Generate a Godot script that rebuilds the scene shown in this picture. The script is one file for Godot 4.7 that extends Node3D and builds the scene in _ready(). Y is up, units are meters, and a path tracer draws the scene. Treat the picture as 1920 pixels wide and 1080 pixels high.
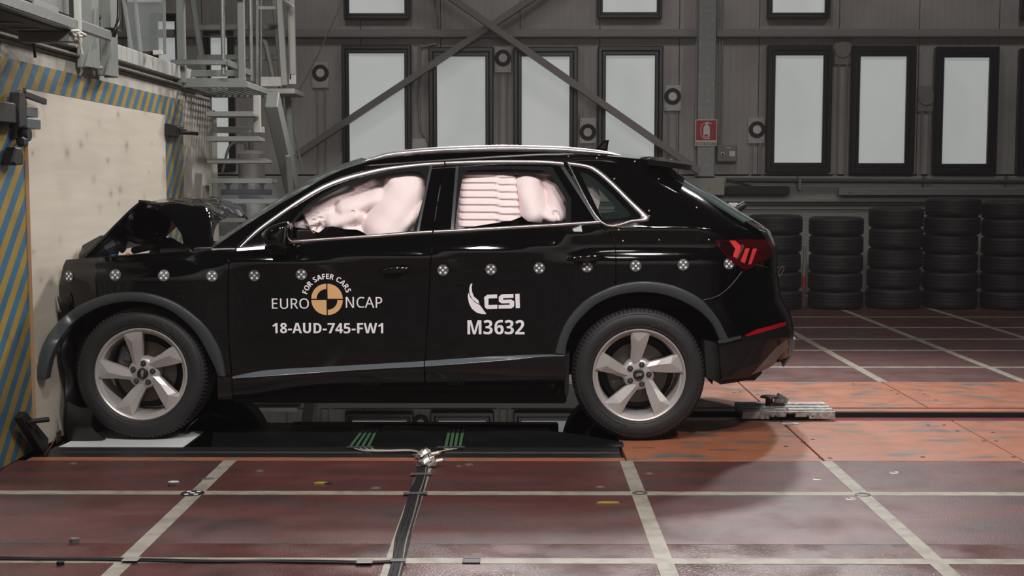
extends Node3D
# A crash-test hall: a crushed black car against a striped barrier block.
# Camera, air, lamps and exposure come first; then the hall, the barrier, the gantry, the floor things and the car.

const FOCAL := 2450.0          # lens in pixels of the 1920 x 1080 frame
const EYE := Vector3(0, 1.406, 7.0)
var view := Transform3D()
var rng := RandomNumberGenerator.new()
var mats := {}
var noise_cache := {}

func _ready() -> void:
	rng.seed = 7
	# ---- camera
	var cam := Camera3D.new()
	cam.name = "camera"
	add_child(cam)
	cam.position = EYE
	cam.rotation = Vector3(-atan(199.0 / FOCAL), atan(15.0 / FOCAL), 0)
	cam.fov = rad_to_deg(2.0 * atan(540.0 / FOCAL))
	cam.near = 0.05
	cam.far = 100.0
	view = cam.transform
	# ---- air and exposure
	var env := Environment.new()
	env.background_mode = Environment.BG_COLOR
	env.background_color = Color(0, 0, 0)
	env.tonemap_mode = Environment.TONE_MAPPER_LINEAR
	env.tonemap_exposure = 1.0
	env.volumetric_fog_enabled = true
	env.volumetric_fog_density = 0.0015
	env.volumetric_fog_albedo = Color(1, 0.97, 0.97)
	env.sdfgi_enabled = true
	env.ssao_enabled = true
	env.ssil_enabled = true
	var we := WorldEnvironment.new()
	we.name = "environment"
	we.environment = env
	add_child(we)
	# ---- lamps under the roof: [place, aim, strength, cone]
	var front := [[-2.6, 0.3, 6.5], [-0.7, 0.1, 10.8], [1.2, 0.2, 10.4], [3.1, 0.9, 11.0]]
	for a in front:
		lamp(Vector3(a[0], 5.3, 3.6), Vector3(a[0] * 0.9 - 0.3, 0.6, -0.4), a[2], 44.0, "hall floodlight hanging over the near side of the car, %s" % ["above the barrier end", "above the front wheel", "above the rear door", "behind the tail"][front.find(a)], 1.5)
	var rear := [[-0.3, 19.0], [1.9, 18.0], [3.4, 14.5]]
	for a in rear:
		lamp(Vector3(a[0], 4.9, -5.2), Vector3(a[0] * 0.75, 0.0, 0.6), a[1], 40.0, "hall floodlight hanging behind the far side of the car, %s" % ["nearest the stairs", "middle of its row", "nearest the tyres"][rear.find(a)])
	lamp(Vector3(0.6, 5.2, -4.4), Vector3(-2.5, 1.2, -1.2), 13.0, 34.0, "hall floodlight hanging past the car roof, aimed back at the plywood")
	lamp(Vector3(0.9, 4.6, 4.4), Vector3(-2.6, 2.3, -1.6), 13.0, 19.0, "hall floodlight on the near side, aimed at the barrier and gantry")
	for k in 3:
		lamp(Vector3(-2.5 + k * 4.2, 6.7, -5.9), Vector3(-2.3 + k * 4.0, 3.2, -9.6), 3.6, 56.0, "hall floodlight washing the back wall from the roof, %s" % ["above the stairs", "above the column", "above the tyres"][k], 1.6, 0.5)
	for k in 2:
		lamp(Vector3(-2.5 + k * 6.0, 6.6, 9.6), Vector3(-2.5 + k * 6.0, 2.2, 14.0), 30.0, 60.0, "hall floodlight washing the wall behind the camera, %s" % ["on the barrier side", "on the tyre side"][k])
	build_hall()
	build_floor()
	build_barrier()
	build_gantry()
	build_car()
	build_floor_things()
	settle()

# ---------------------------------------------------------------- placing
func ray(px: float, py: float) -> Vector3:
	return view.basis * Vector3((px - 960.0) / FOCAL, -(py - 540.0) / FOCAL, -1.0)

func at_z(px: float, py: float, z: float) -> Vector3:      # where that line of sight meets an upright plane across the hall
	var r := ray(px, py)
	return EYE + r * ((z - EYE.z) / r.z)

func at_x(px: float, py: float, x: float) -> Vector3:
	var r := ray(px, py)
	return EYE + r * ((x - EYE.x) / r.x)

func at_y(px: float, py: float, y := 0.0) -> Vector3:
	var r := ray(px, py)
	return EYE + r * ((y - EYE.y) / r.y)

func numbered(called: String, parent: Node) -> String:
	if not parent.has_node(NodePath(called)):
		return called
	var k := 1
	while parent.has_node(NodePath("%s_%03d" % [called, k])):
		k += 1
	return "%s_%03d" % [called, k]

func thing(called: String, label: String, category: String, at := Vector3.ZERO, group := "") -> Node3D:
	var o := Node3D.new()
	o.name = numbered(called, self)
	add_child(o)
	o.position = at
	tag(o, label, category, group)
	return o

func tag(o: Node3D, label: String, category: String, group := "") -> Node3D:
	o.set_meta("label", label)
	o.set_meta("category", category)
	if group != "":
		o.set_meta("group", group)
	return o

func place(called: String, m, material: Material, parent: Node = self, label := "") -> MeshInstance3D:
	var o := MeshInstance3D.new()
	o.name = numbered(called, parent)
	o.mesh = m.mesh() if m is Shape else m
	o.material_override = material
	parent.add_child(o)
	if label != "":
		o.set_meta("label", label)
	return o

func struct(called: String, m, material: Material, label: String, category: String, parent: Node = self) -> MeshInstance3D:
	var o := place(called, m, material, parent)
	if parent == self:
		o.set_meta("kind", "structure")
		tag(o, label, category)
	return o

# ---------------------------------------------------------------- shapes
class Shape:
	var v := PackedVector3Array()
	var n := PackedVector3Array()
	var uv := PackedVector2Array()
	var idx := PackedInt32Array()

	func vert(p: Vector3, nn: Vector3, t := Vector2.ZERO) -> int:
		v.append(p); n.append(nn); uv.append(t)
		return v.size() - 1

	func tri_i(a: int, b: int, c: int) -> void:
		var g := (v[c] - v[a]).cross(v[b] - v[a])
		if g.dot(n[a] + n[b] + n[c]) < 0.0:
			idx.append_array([a, c, b])
		else:
			idx.append_array([a, b, c])

	func tri(a: Vector3, b: Vector3, c: Vector3, nn := Vector3.ZERO) -> void:
		var g := (c - a).cross(b - a)
		if g.length_squared() < 1e-16:
			return
		g = g.normalized()
		if nn != Vector3.ZERO and g.dot(nn) < 0.0:
			g = -g
		var i := vert(a, g, Vector2(a.x, a.z)); vert(b, g, Vector2(b.x, b.z)); vert(c, g, Vector2(c.x, c.z))
		tri_i(i, i + 1, i + 2)

	func quad(a: Vector3, b: Vector3, c: Vector3, d: Vector3, nn := Vector3.ZERO) -> void:
		var g := (c - a).cross(b - d)
		if g.length_squared() < 1e-16:
			return
		g = g.normalized()
		if nn != Vector3.ZERO and g.dot(nn) < 0.0:
			g = -g
		var i := vert(a, g, Vector2(0, 0)); vert(b, g, Vector2(1, 0)); vert(c, g, Vector2(1, 1)); vert(d, g, Vector2(0, 1))
		tri_i(i, i + 1, i + 2); tri_i(i, i + 2, i + 3)

	func box(c: Vector3, s: Vector3, bs := Basis.IDENTITY, bevel := 0.0) -> Shape:
		var h := s * 0.5
		var b := minf(bevel, minf(h.x, minf(h.y, h.z)) * 0.9)
		var ax := [Vector3(1, 0, 0), Vector3(0, 1, 0), Vector3(0, 0, 1)]
		for k in 3:
			var u: Vector3 = ax[(k + 1) % 3]
			var w: Vector3 = ax[(k + 2) % 3]
			for sg in [-1.0, 1.0]:
				var o: Vector3 = ax[k] * (h[k] * sg)
				var uu: Vector3 = u * (h[(k + 1) % 3] - b)
				var ww: Vector3 = w * (h[(k + 2) % 3] - b)
				quad(c + bs * (o - uu - ww), c + bs * (o + uu - ww), c + bs * (o + uu + ww), c + bs * (o - uu + ww), bs * (ax[k] * sg))
			if b > 0.0:
				for s1 in [-1.0, 1.0]:
					for s2 in [-1.0, 1.0]:
						var lo: Vector3 = ax[k] * (h[k] - b)
						var p1: Vector3 = u * (h[(k + 1) % 3] * s1) + w * ((h[(k + 2) % 3] - b) * s2)
						var p2: Vector3 = u * ((h[(k + 1) % 3] - b) * s1) + w * (h[(k + 2) % 3] * s2)
						quad(c + bs * (p1 - lo), c + bs * (p1 + lo), c + bs * (p2 + lo), c + bs * (p2 - lo), bs * (u * s1 + w * s2))
		if b > 0.0:
			for sx in [-1.0, 1.0]:
				for sy in [-1.0, 1.0]:
					for sz in [-1.0, 1.0]:
						tri(c + bs * Vector3(h.x * sx, (h.y - b) * sy, (h.z - b) * sz), c + bs * Vector3((h.x - b) * sx, h.y * sy, (h.z - b) * sz), c + bs * Vector3((h.x - b) * sx, (h.y - b) * sy, h.z * sz), bs * Vector3(sx, sy, sz))
		return self

	func bar(a: Vector3, b: Vector3, w: float, d: float, up := Vector3.UP, bevel := 0.002) -> Shape:   # a square bar from a to b
		var z := (b - a).normalized()
		var x := up.cross(z)
		if x.length() < 0.01:
			x = Vector3.RIGHT.cross(z)
		x = x.normalized()
		var y := z.cross(x)
		return box((a + b) * 0.5, Vector3(w, d, a.distance_to(b)), Basis(x, y, z), bevel)

	func tube(pts: Array, r: float, sides := 10, caps := true) -> Shape:
		var last := Vector3.ZERO
		var first := v.size()
		for i in pts.size():
			var t: Vector3 = (pts[mini(i + 1, pts.size() - 1)] - pts[maxi(i - 1, 0)])
			t = t.normalized()
			var x := last - t * last.dot(t)
			if x.length() < 0.01:
				x = t.cross(Vector3.UP if absf(t.y) < 0.9 else Vector3.RIGHT)
			x = x.normalized()
			last = x
			var y := t.cross(x)
			for k in sides + 1:
				var a := TAU * k / sides
				var d := x * cos(a) + y * sin(a)
				vert(pts[i] + d * r, d, Vector2(float(k) / sides, i))
		for i in pts.size() - 1:
			for k in sides:
				var q := first + i * (sides + 1) + k
				tri_i(q, q + 1, q + sides + 2); tri_i(q, q + sides + 2, q + sides + 1)
		if caps:
			for e in [0, pts.size() - 1]:
				var nn: Vector3 = (pts[0] - pts[1]).normalized() if e == 0 else (pts[e] - pts[e - 1]).normalized()
				var c := vert(pts[e], nn)
				var ring := []
				for k in sides:
					ring.append(vert(v[first + e * (sides + 1) + k], nn))
				for k in sides:
					tri_i(c, ring[k], ring[(k + 1) % sides])
		return self

	# profile of (radius, height) turned about the local y axis of xf
	func lathe(prof: Array, xf: Transform3D, seg := 48, crease := 0.75, a0 := 0.0, a1 := TAU) -> Shape:
		var ns := []
		for i in prof.size() - 1:
			var d: Vector2 = prof[i + 1] - prof[i]
			ns.append(Vector2(d.y, -d.x).normalized())
		for i in prof.size() - 1:
			var na: Vector2 = ns[i]
			var nb: Vector2 = ns[i]
			if i > 0 and ns[i - 1].dot(ns[i]) > crease:
				na = (ns[i - 1] + ns[i]).normalized()
			if i < ns.size() - 1 and ns[i + 1].dot(ns[i]) > crease:
				nb = (ns[i + 1] + ns[i]).normalized()
			var first := v.size()
			for k in seg + 1:
				var a := a0 + (a1 - a0) * k / seg
				var e := Vector3(cos(a), 0, sin(a))
				vert(xf * (e * prof[i].x + Vector3(0, prof[i].y, 0)), (xf.basis * (e * na.x + Vector3(0, na.y, 0))).normalized(), Vector2(float(k) / seg, i))
				vert(xf * (e * prof[i + 1].x + Vector3(0, prof[i + 1].y, 0)), (xf.basis * (e * nb.x + Vector3(0, nb.y, 0))).normalized(), Vector2(float(k) / seg, i + 1))
			for k in seg:
				var q := first + k * 2
				tri_i(q, q + 1, q + 3); tri_i(q, q + 3, q + 2)
		return self

	# a flat outline given in the local xy plane of xf, from local z = 0 up to z = depth, with a chamfered front edge
	func prism(poly: PackedVector2Array, xf: Transform3D, depth: float, bevel := 0.0, back := true) -> Shape:
		var p := poly
		if Geometry2D.is_polygon_clockwise(p):
			p = p.duplicate(); p.reverse()
		var top := p
		if bevel > 0.0:
			var got := Geometry2D.offset_polygon(p, -bevel, Geometry2D.JOIN_MITER)
			if got.size() == 1 and got[0].size() == p.size():
				top = got[0]
				var best := 0
				for i in top.size():
					if top[i].distance_squared_to(p[0]) < top[best].distance_squared_to(p[0]):
						best = i
				var turned := PackedVector2Array()
				for i in top.size():
					turned.append(top[(best + i) % top.size()])
				top = turned
			else:
				bevel = 0.0
		var ids := Geometry2D.triangulate_polygon(top)
		var nz := xf.basis.z.normalized()
		for i in range(0, ids.size(), 3):
			tri(xf * Vector3(top[ids[i]].x, top[ids[i]].y, depth), xf * Vector3(top[ids[i + 1]].x, top[ids[i + 1]].y, depth), xf * Vector3(top[ids[i + 2]].x, top[ids[i + 2]].y, depth), nz)
		if back:
			ids = Geometry2D.triangulate_polygon(p)
			for i in range(0, ids.size(), 3):
				tri(xf * Vector3(p[ids[i]].x, p[ids[i]].y, 0), xf * Vector3(p[ids[i + 1]].x, p[ids[i + 1]].y, 0), xf * Vector3(p[ids[i + 2]].x, p[ids[i + 2]].y, 0), -nz)
		for i in p.size():
			var j := (i + 1) % p.size()
			var e := p[j] - p[i]
			var out := (xf.basis * Vector3(e.y, -e.x, 0)).normalized()
			var dz := depth - bevel
			quad(xf * Vector3(p[i].x, p[i].y, 0), xf * Vector3(p[j].x, p[j].y, 0), xf * Vector3(p[j].x, p[j].y, dz), xf * Vector3(p[i].x, p[i].y, dz), out)
			if bevel > 0.0:
				quad(xf * Vector3(p[i].x, p[i].y, dz), xf * Vector3(p[j].x, p[j].y, dz), xf * Vector3(top[j].x, top[j].y, depth), xf * Vector3(top[i].x, top[i].y, depth), out + nz)
		return self

	# a smooth sheet through a grid of points; thick > 0 gives it a back and edges
	func sheet(g: Array, thick := 0.0, facing := Vector3.ZERO) -> Shape:
		var rows := g.size()
		var cols: int = g[0].size()
		var nn := []
		for i in rows:
			var line := []
			for j in cols:
				var du: Vector3 = g[mini(i + 1, rows - 1)][j] - g[maxi(i - 1, 0)][j]
				var dv: Vector3 = g[i][mini(j + 1, cols - 1)] - g[i][maxi(j - 1, 0)]
				var q := du.cross(dv)
				line.append(q.normalized() if q.length_squared() > 1e-18 else Vector3.UP)
			nn.append(line)
		if facing != Vector3.ZERO and nn[rows / 2][cols / 2].dot(facing) < 0.0:
			for i in rows:
				for j in cols:
					nn[i][j] = -nn[i][j]
		for side in ([1.0, -1.0] if thick > 0.0 else [1.0]):
			var first := v.size()
			for i in rows:
				for j in cols:
					vert(g[i][j] - (nn[i][j] * thick if side < 0.0 else Vector3.ZERO), nn[i][j] * side, Vector2(float(j) / (cols - 1), float(i) / (rows - 1)))
			for i in rows - 1:
				for j in cols - 1:
					var q := first + i * cols + j
					tri_i(q, q + 1, q + cols + 1); tri_i(q, q + cols + 1, q + cols)
		if thick > 0.0:
			for i in rows - 1:
				for j in [0, cols - 1]:
					quad(g[i][j], g[i + 1][j], g[i + 1][j] - nn[i + 1][j] * thick, g[i][j] - nn[i][j] * thick, g[i][j] - g[i][1 if j == 0 else cols - 2])
			for j in cols - 1:
				for i in [0, rows - 1]:
					quad(g[i][j], g[i][j + 1], g[i][j + 1] - nn[i][j + 1] * thick, g[i][j] - nn[i][j] * thick, g[i][j] - g[1 if i == 0 else rows - 2][j])
		return self

	func append_ring(c: Vector3, r: float, t: float) -> void:
		var pts := []
		for k in 17:
			pts.append(c + Vector3(cos(TAU * k / 16) * r, sin(TAU * k / 16) * r, 0))
		tube(pts, t, 6, false)

	func add(m: Mesh, xf: Transform3D) -> Shape:      # joins a finished mesh (lettering) to this one
		for s in m.get_surface_count():
			var arr := m.surface_get_arrays(s)
			var first := v.size()
			var pv: PackedVector3Array = arr[Mesh.ARRAY_VERTEX]
			var pn: PackedVector3Array = arr[Mesh.ARRAY_NORMAL]
			for i in pv.size():
				vert(xf * pv[i], (xf.basis * pn[i]).normalized())
			var ids: PackedInt32Array = arr[Mesh.ARRAY_INDEX]
			for i in range(0, ids.size(), 3):
				tri_i(first + ids[i], first + ids[i + 1], first + ids[i + 2])
		return self

	func mesh() -> ArrayMesh:
		var arr := []
		arr.resize(Mesh.ARRAY_MAX)
		arr[Mesh.ARRAY_VERTEX] = v
		arr[Mesh.ARRAY_NORMAL] = n
		arr[Mesh.ARRAY_TEX_UV] = uv
		arr[Mesh.ARRAY_INDEX] = idx
		var m := ArrayMesh.new()
		m.add_surface_from_arrays(Mesh.PRIMITIVE_TRIANGLES, arr)
		return m

func box(c: Vector3, s: Vector3, bevel := 0.0) -> Shape:
	return Shape.new().box(c, s, Basis.IDENTITY, bevel)

func span(a: Vector3, b: Vector3, bevel := 0.0) -> Shape:   # the box between two corners
	return Shape.new().box((a + b) * 0.5, (b - a).abs(), Basis.IDENTITY, bevel)

func up_to(from: Vector3, axis: Vector3) -> Transform3D:    # a frame whose y axis is the given direction
	var y := axis.normalized()
	var x := y.cross(Vector3.FORWARD if absf(y.z) < 0.9 else Vector3.RIGHT).normalized()
	return Transform3D(Basis(x, y, x.cross(y)), from)

func smooth_path(pts: Array, n := 6, closed := false) -> Array:  # Catmull-Rom through the given points (Vector2 or Vector3)
	var out := []
	var c := pts.size()
	for i in (c if closed else c - 1):
		var a = pts[(i - 1 + c) % c] if closed else pts[maxi(i - 1, 0)]
		var b = pts[i]
		var d = pts[(i + 1) % c]
		var e = pts[(i + 2) % c] if closed else pts[mini(i + 2, c - 1)]
		for k in n:
			var t := float(k) / n
			out.append(b.cubic_interpolate(d, a, e, t))
	if not closed:
		out.append(pts[c - 1])
	return out

func pairs(a: Array) -> Array:                              # [x, y, x, y ...] as points
	var out := []
	for i in range(0, a.size(), 2):
		out.append(Vector2(a[i], a[i + 1]))
	return out

# ---------------------------------------------------------------- materials
func mat(key: String, r: float, g: float, b: float, rough := 0.6, metal := 0.0) -> StandardMaterial3D:
	if mats.has(key):
		return mats[key]
	var m := StandardMaterial3D.new()
	m.resource_name = key
	m.albedo_color = Color(r / 255.0, g / 255.0, b / 255.0)
	m.roughness = rough
	m.metallic = metal
	mats[key] = m
	return m

func noise_tex(key: String, freq: float, octaves: int, stops: Array, size := 512, normal := 0.0, kind := FastNoiseLite.TYPE_SIMPLEX_SMOOTH, squash := 1.0) -> ImageTexture:
	if noise_cache.has(key):
		return noise_cache[key]
	var f := FastNoiseLite.new()
	f.seed = hash(key) % 1000
	f.noise_type = kind
	f.frequency = freq
	f.fractal_octaves = octaves
	var ramp := Gradient.new()
	var off := PackedFloat32Array()
	var col := PackedColorArray()
	for s in stops:
		off.append(s[0]); col.append(Color(s[1] / 255.0, s[2] / 255.0, s[3] / 255.0))
	ramp.offsets = off
	ramp.colors = col
	var im := Image.create(size, size, false, Image.FORMAT_RGB8)
	var w := size / 8
	for y in size:
		for x in size:
			# cross-fade the borders, so that the pattern repeats without a seam
			var q := f.get_noise_2d(x * squash, y)
			if x < w:
				q = lerpf(f.get_noise_2d((x + size) * squash, y), q, float(x) / w)
			if y < w:
				var q2 := f.get_noise_2d(x * squash, y + size)
				if x < w:
					q2 = lerpf(f.get_noise_2d((x + size) * squash, y + size), q2, float(x) / w)
				q = lerpf(q2, q, float(y) / w)
			im.set_pixel(x, y, ramp.sample(clampf(q * 0.5 + 0.5, 0, 1)))
	if normal > 0.0:
		im.bump_map_to_normal_map(normal)
	var t := ImageTexture.create_from_image(im)
	noise_cache[key] = t
	return t

func textured(m: StandardMaterial3D, albedo: Texture2D, scale := Vector3.ONE, rough: Texture2D = null, normal: Texture2D = null, depth := 1.0) -> StandardMaterial3D:
	m.uv1_triplanar = true
	m.uv1_world_triplanar = true
	m.uv1_scale = scale
	if albedo:
		m.albedo_texture = albedo
		m.albedo_color = Color.WHITE
	if rough:
		m.roughness_texture = rough
		m.roughness_texture_channel = BaseMaterial3D.TEXTURE_CHANNEL_RED
		m.roughness = 1.0
	if normal:
		m.normal_enabled = true
		m.normal_texture = normal
		m.normal_scale = depth
	return m

func galvanised() -> StandardMaterial3D:
	if mats.has("galvanised steel"):
		return mats["galvanised steel"]
	var m := mat("galvanised steel", 150, 155, 152, 0.4, 0.4)
	return textured(m, noise_tex("zinc", 0.03, 4, [[0.25, 128, 132, 130], [0.5, 160, 164, 161], [0.75, 188, 192, 188]], 256, 0.0, FastNoiseLite.TYPE_CELLULAR), Vector3(2.5, 2.5, 2.5))

func lamp(from: Vector3, to: Vector3, strength: float, cone: float, label: String, wide := 0.44, spread := 0.16) -> void:
	var t := thing("floodlight", label, "lamp", from, "hall floodlights")
	t.look_at_from_position(from, to, Vector3(0, 0, 1) if absf((to - from).normalized().y) > 0.97 else Vector3.UP)
	var s := Shape.new()
	s.box(Vector3(0, 0, 0.12), Vector3(wide + 0.06, 0.34, 0.16), Basis.IDENTITY, 0.02)
	place("housing", s, mat("lamp housing", 40, 40, 42, 0.5, 0.3), t)
	var y := Shape.new()
	var hw := wide / 2 + 0.06
	y.bar(Vector3(-hw, 0, 0.1), Vector3(-hw, 0, 0.42), 0.02, 0.05)
	y.bar(Vector3(hw, 0, 0.1), Vector3(hw, 0, 0.42), 0.02, 0.05)
	y.bar(Vector3(-hw, 0, 0.42), Vector3(hw, 0, 0.42), 0.02, 0.05)
	place("yoke", y, mat("lamp housing", 40, 40, 42, 0.5, 0.3), t)
	var g := mat("lamp glass", 255, 250, 245, 0.4)
	g.emission_enabled = true
	g.emission = Color(1, 0.97, 0.95)
	g.emission_energy_multiplier = 9.0
	var faces := 1 if wide < 1.0 else 3
	for k in faces:
		place("lamp_glass", box(Vector3((k - (faces - 1) * 0.5) * wide / faces, 0, 0.035), Vector3(wide if faces == 1 else 0.28, 0.28, 0.012)), g, t)
	var l := SpotLight3D.new()
	l.name = "light"
	t.add_child(l)
	l.position = Vector3(0, 0, -0.02)
	l.light_color = Color(1.0, 0.975, 0.965)
	l.light_energy = strength
	l.spot_angle = cone
	l.spot_angle_attenuation = 0.6
	l.spot_range = 40.0
	l.spot_attenuation = 2.0
	l.light_size = spread
	l.shadow_enabled = true

# ================================================================ the hall
const BACK := -9.6

func build_hall() -> void:
	var wall := mat("painted wall sheet", 118, 117, 114, 0.55)
	textured(wall, noise_tex("wall tone", 0.01, 4, [[0.2, 138, 135, 132], [0.5, 150, 147, 143], [0.8, 158, 155, 151]], 256), Vector3(0.4, 0.4, 0.4))
	var dark := mat("dark hall paint", 46, 46, 47, 0.8)
	var low := mat("low wall paint", 140, 143, 137, 0.7)
	# upper back wall: upright sheets with narrow joints and fine ribs
	var back := Node3D.new()
	back.name = "wall_back"
	add_child(back)
	back.set_meta("kind", "structure")
	tag(back, "grey sheet-clad hall wall behind the car, with a pale plastered foot", "wall")
	var x := -9.0
	while x < 11.0:
		var s := Shape.new()
		s.box(Vector3(x + 0.5, 4.35, BACK - 0.05), Vector3(0.992, 5.7, 0.1), Basis.IDENTITY, 0.004)
		var k := 0.06
		while k < 0.95:
			s.box(Vector3(x + k, 4.35, BACK + 0.001), Vector3(0.018, 5.7, 0.006), Basis.IDENTITY, 0.002)
			k += 0.083
		place("wall_panel", s, wall, back)
		x += 1.0
	place("backing", box(Vector3(1, 3.6, BACK - 0.16), Vector3(20.4, 7.3, 0.1)), dark, back)
	place("wall_foot", box(Vector3(1, 0.74, BACK - 0.02), Vector3(20, 1.48, 0.16), 0.01), low, back)
	var a := at_z(1360, 372, BACK + 0.1)
	place("ledge", box(Vector3(1, a.y - 0.02, BACK + 0.09), Vector3(20, 0.05, 0.1), 0.008), low, back)
	place("green_rail", box(Vector3(1, at_z(1500, 383, BACK + 0.1).y, BACK + 0.08), Vector3(20, 0.03, 0.05), 0.006), mat("dark green rail", 70, 88, 82, 0.5), back)
	place("dado_rail", box(Vector3(1, at_z(1500, 391, BACK + 0.1).y, BACK + 0.075), Vector3(20, 0.02, 0.03), 0.004), mat("low wall paint", 0, 0, 0), back)
	var pale_wall := mat("front wall paint", 150, 152, 150, 0.8)
	var sh := [["wall_left", Vector3(-9.1, 3.6, 2.2), Vector3(0.2, 7.4, 24)], ["wall_right", Vector3(11.1, 3.6, 2.2), Vector3(0.2, 7.4, 24)], ["wall_front", Vector3(1, 3.6, 14.1), Vector3(20.4, 7.4, 0.2)], ["ceiling", Vector3(1, 7.3, 2.2), Vector3(20.6, 0.2, 24.4)]]
	for q in sh:
		struct(q[0], box(q[1], q[2]), pale_wall if q[0] == "wall_front" else dark, "plain dark %s of the crash hall" % ["left wall", "right wall", "front wall behind the camera", "roof underside"][sh.find(q)], "ceiling" if q[0] == "ceiling" else "wall")
	# girts and the edge of the upper storey
	var gm := mat("girt paint", 126, 124, 121, 0.5)
	for r in [[-9.0, 1306.0, 62.0], [1343.0, 1990.0, 62.0]]:
		var p := at_z(640, r[2], BACK)
		var l: float = r[0] if r[0] < 0 else at_z(r[0], 62, BACK).x
		var e := at_z(r[1], 62, BACK).x
		var t := thing("wall_girt", "long pale steel girt on the back wall, %s of the galvanised column" % ["on the stair side" if r[0] < 0 else "on the tyre side"], "girt", Vector3((l + e) / 2, p.y, BACK + 0.03))
		place("web", box(Vector3.ZERO, Vector3(e - l, 0.085, 0.03), 0.004), gm, t)
		place("lower_flange", box(Vector3(0, -0.055, 0.03), Vector3(e - l, 0.012, 0.09), 0.003), gm, t)
	build_windows()
	build_wall_things()
	build_tyres()

func build_windows() -> void:
	var fm := mat("black window frame", 24, 24, 25, 0.28)
	var pane := mat("frosted window pane", 196, 198, 196, 0.6)
	pane.emission_enabled = true
	pane.emission = Color(0.97, 1.0, 0.99)
	pane.emission_energy_multiplier = 0.26
	textured(pane, noise_tex("pane tone", 0.006, 3, [[0.2, 176, 178, 176], [0.5, 198, 200, 198], [0.8, 206, 207, 205]], 256), Vector3(0.5, 0.3, 0.5))
	# glass left, right, top, bottom in the photograph, then how much frame shows beside it
	var all := [
		[302, 328, 40, 306, 12], [399, 426, 62, 306, 12], [656, 758, 100, 306, 13], [820, 910, 106, 306, 15], [978, 1068, 106, 306, 15], [1135, 1228, 104, 305, 15],
		[1451, 1544, 104, 305, 16], [1609, 1700, 106, 306, 17], [1765, 1855, 108, 307, 17], [1921, 2010, 110, 308, 16],
		[655, 757, -190, 25, 10], [1130, 1233, -190, 23, 10], [1448, 1550, -190, 24, 10], [1923, 2020, -190, 25, 10]]
	var told := ["narrow window pane seen past the gantry basket, nearest the barrier", "window half hidden by the stair treads", "window crossed by the lower end of the left brace", "window just right of the left brace, above the front seat",
		"window under the ring plate where the two braces cross", "window crossed by the right brace above the roof fin", "window beside the lowest ring plate, right of the red sign", "middle window of the three above the tyre stacks", "window above the two tallest tyre stacks", "window cut off at the picture edge",
		"upper window over the left brace end", "upper window left of the galvanised column", "upper window right of the galvanised column", "upper window at the picture edge"]
	for i in all.size():
		var q = all[i]
		var a := at_z(q[0], q[3], BACK + 0.05)
		var b := at_z(q[1], q[2], BACK + 0.05)
		var f: float = q[4] * 16.6 / FOCAL
		var fb := f * 1.15
		var w := Node3D.new()
		w.name = "window_%d" % (i + 1)
		add_child(w)
		w.position = Vector3((a.x + b.x) / 2, (a.y + b.y) / 2, BACK)
		w.set_meta("kind", "structure")
		tag(w, told[i], "window")
		var hx := (b.x - a.x) / 2
		var hy := (b.y - a.y) / 2
		var s := Shape.new()
		for sg in [-1.0, 1.0]:
			s.box(Vector3(sg * (hx + f * 0.72), 0, 0.05), Vector3(f * 0.56, hy * 2 + fb * 2, 0.1), Basis.IDENTITY, 0.012)
			s.box(Vector3(0, sg * (hy + fb * 0.72), 0.05), Vector3(hx * 2 + f * 1.7, fb * 0.56, 0.098), Basis.IDENTITY, 0.012)
		place("window_frame", s, fm, w)
		s = Shape.new()
		for sg in [-1.0, 1.0]:
			s.box(Vector3(sg * (hx + f * 0.23), 0, 0.045), Vector3(f * 0.46, hy * 2 + fb, 0.075), Basis.IDENTITY, 0.01)
			s.box(Vector3(0, sg * (hy + fb * 0.23), 0.045), Vector3(hx * 2 + f * 0.9, fb * 0.46, 0.073), Basis.IDENTITY, 0.01)
		place("sash", s, fm, w)
		place("pane", box(Vector3(0, 0, 0.03), Vector3(hx * 2 + 0.02, hy * 2 + 0.02, 0.012)), pane, w)
		if i >= 6 and i < 10:
			s = Shape.new()
			s.box(Vector3(0, -hy - fb * 0.5, 0.1), Vector3(0.12, 0.02, 0.02), Basis.IDENTITY, 0.006)
			s.box(Vector3(0.03, -hy - fb * 0.5 + 0.012, 0.11), Vector3(0.03, 0.03, 0.025), Basis.IDENTITY, 0.006)
			place("latch", s, fm, w)

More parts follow.
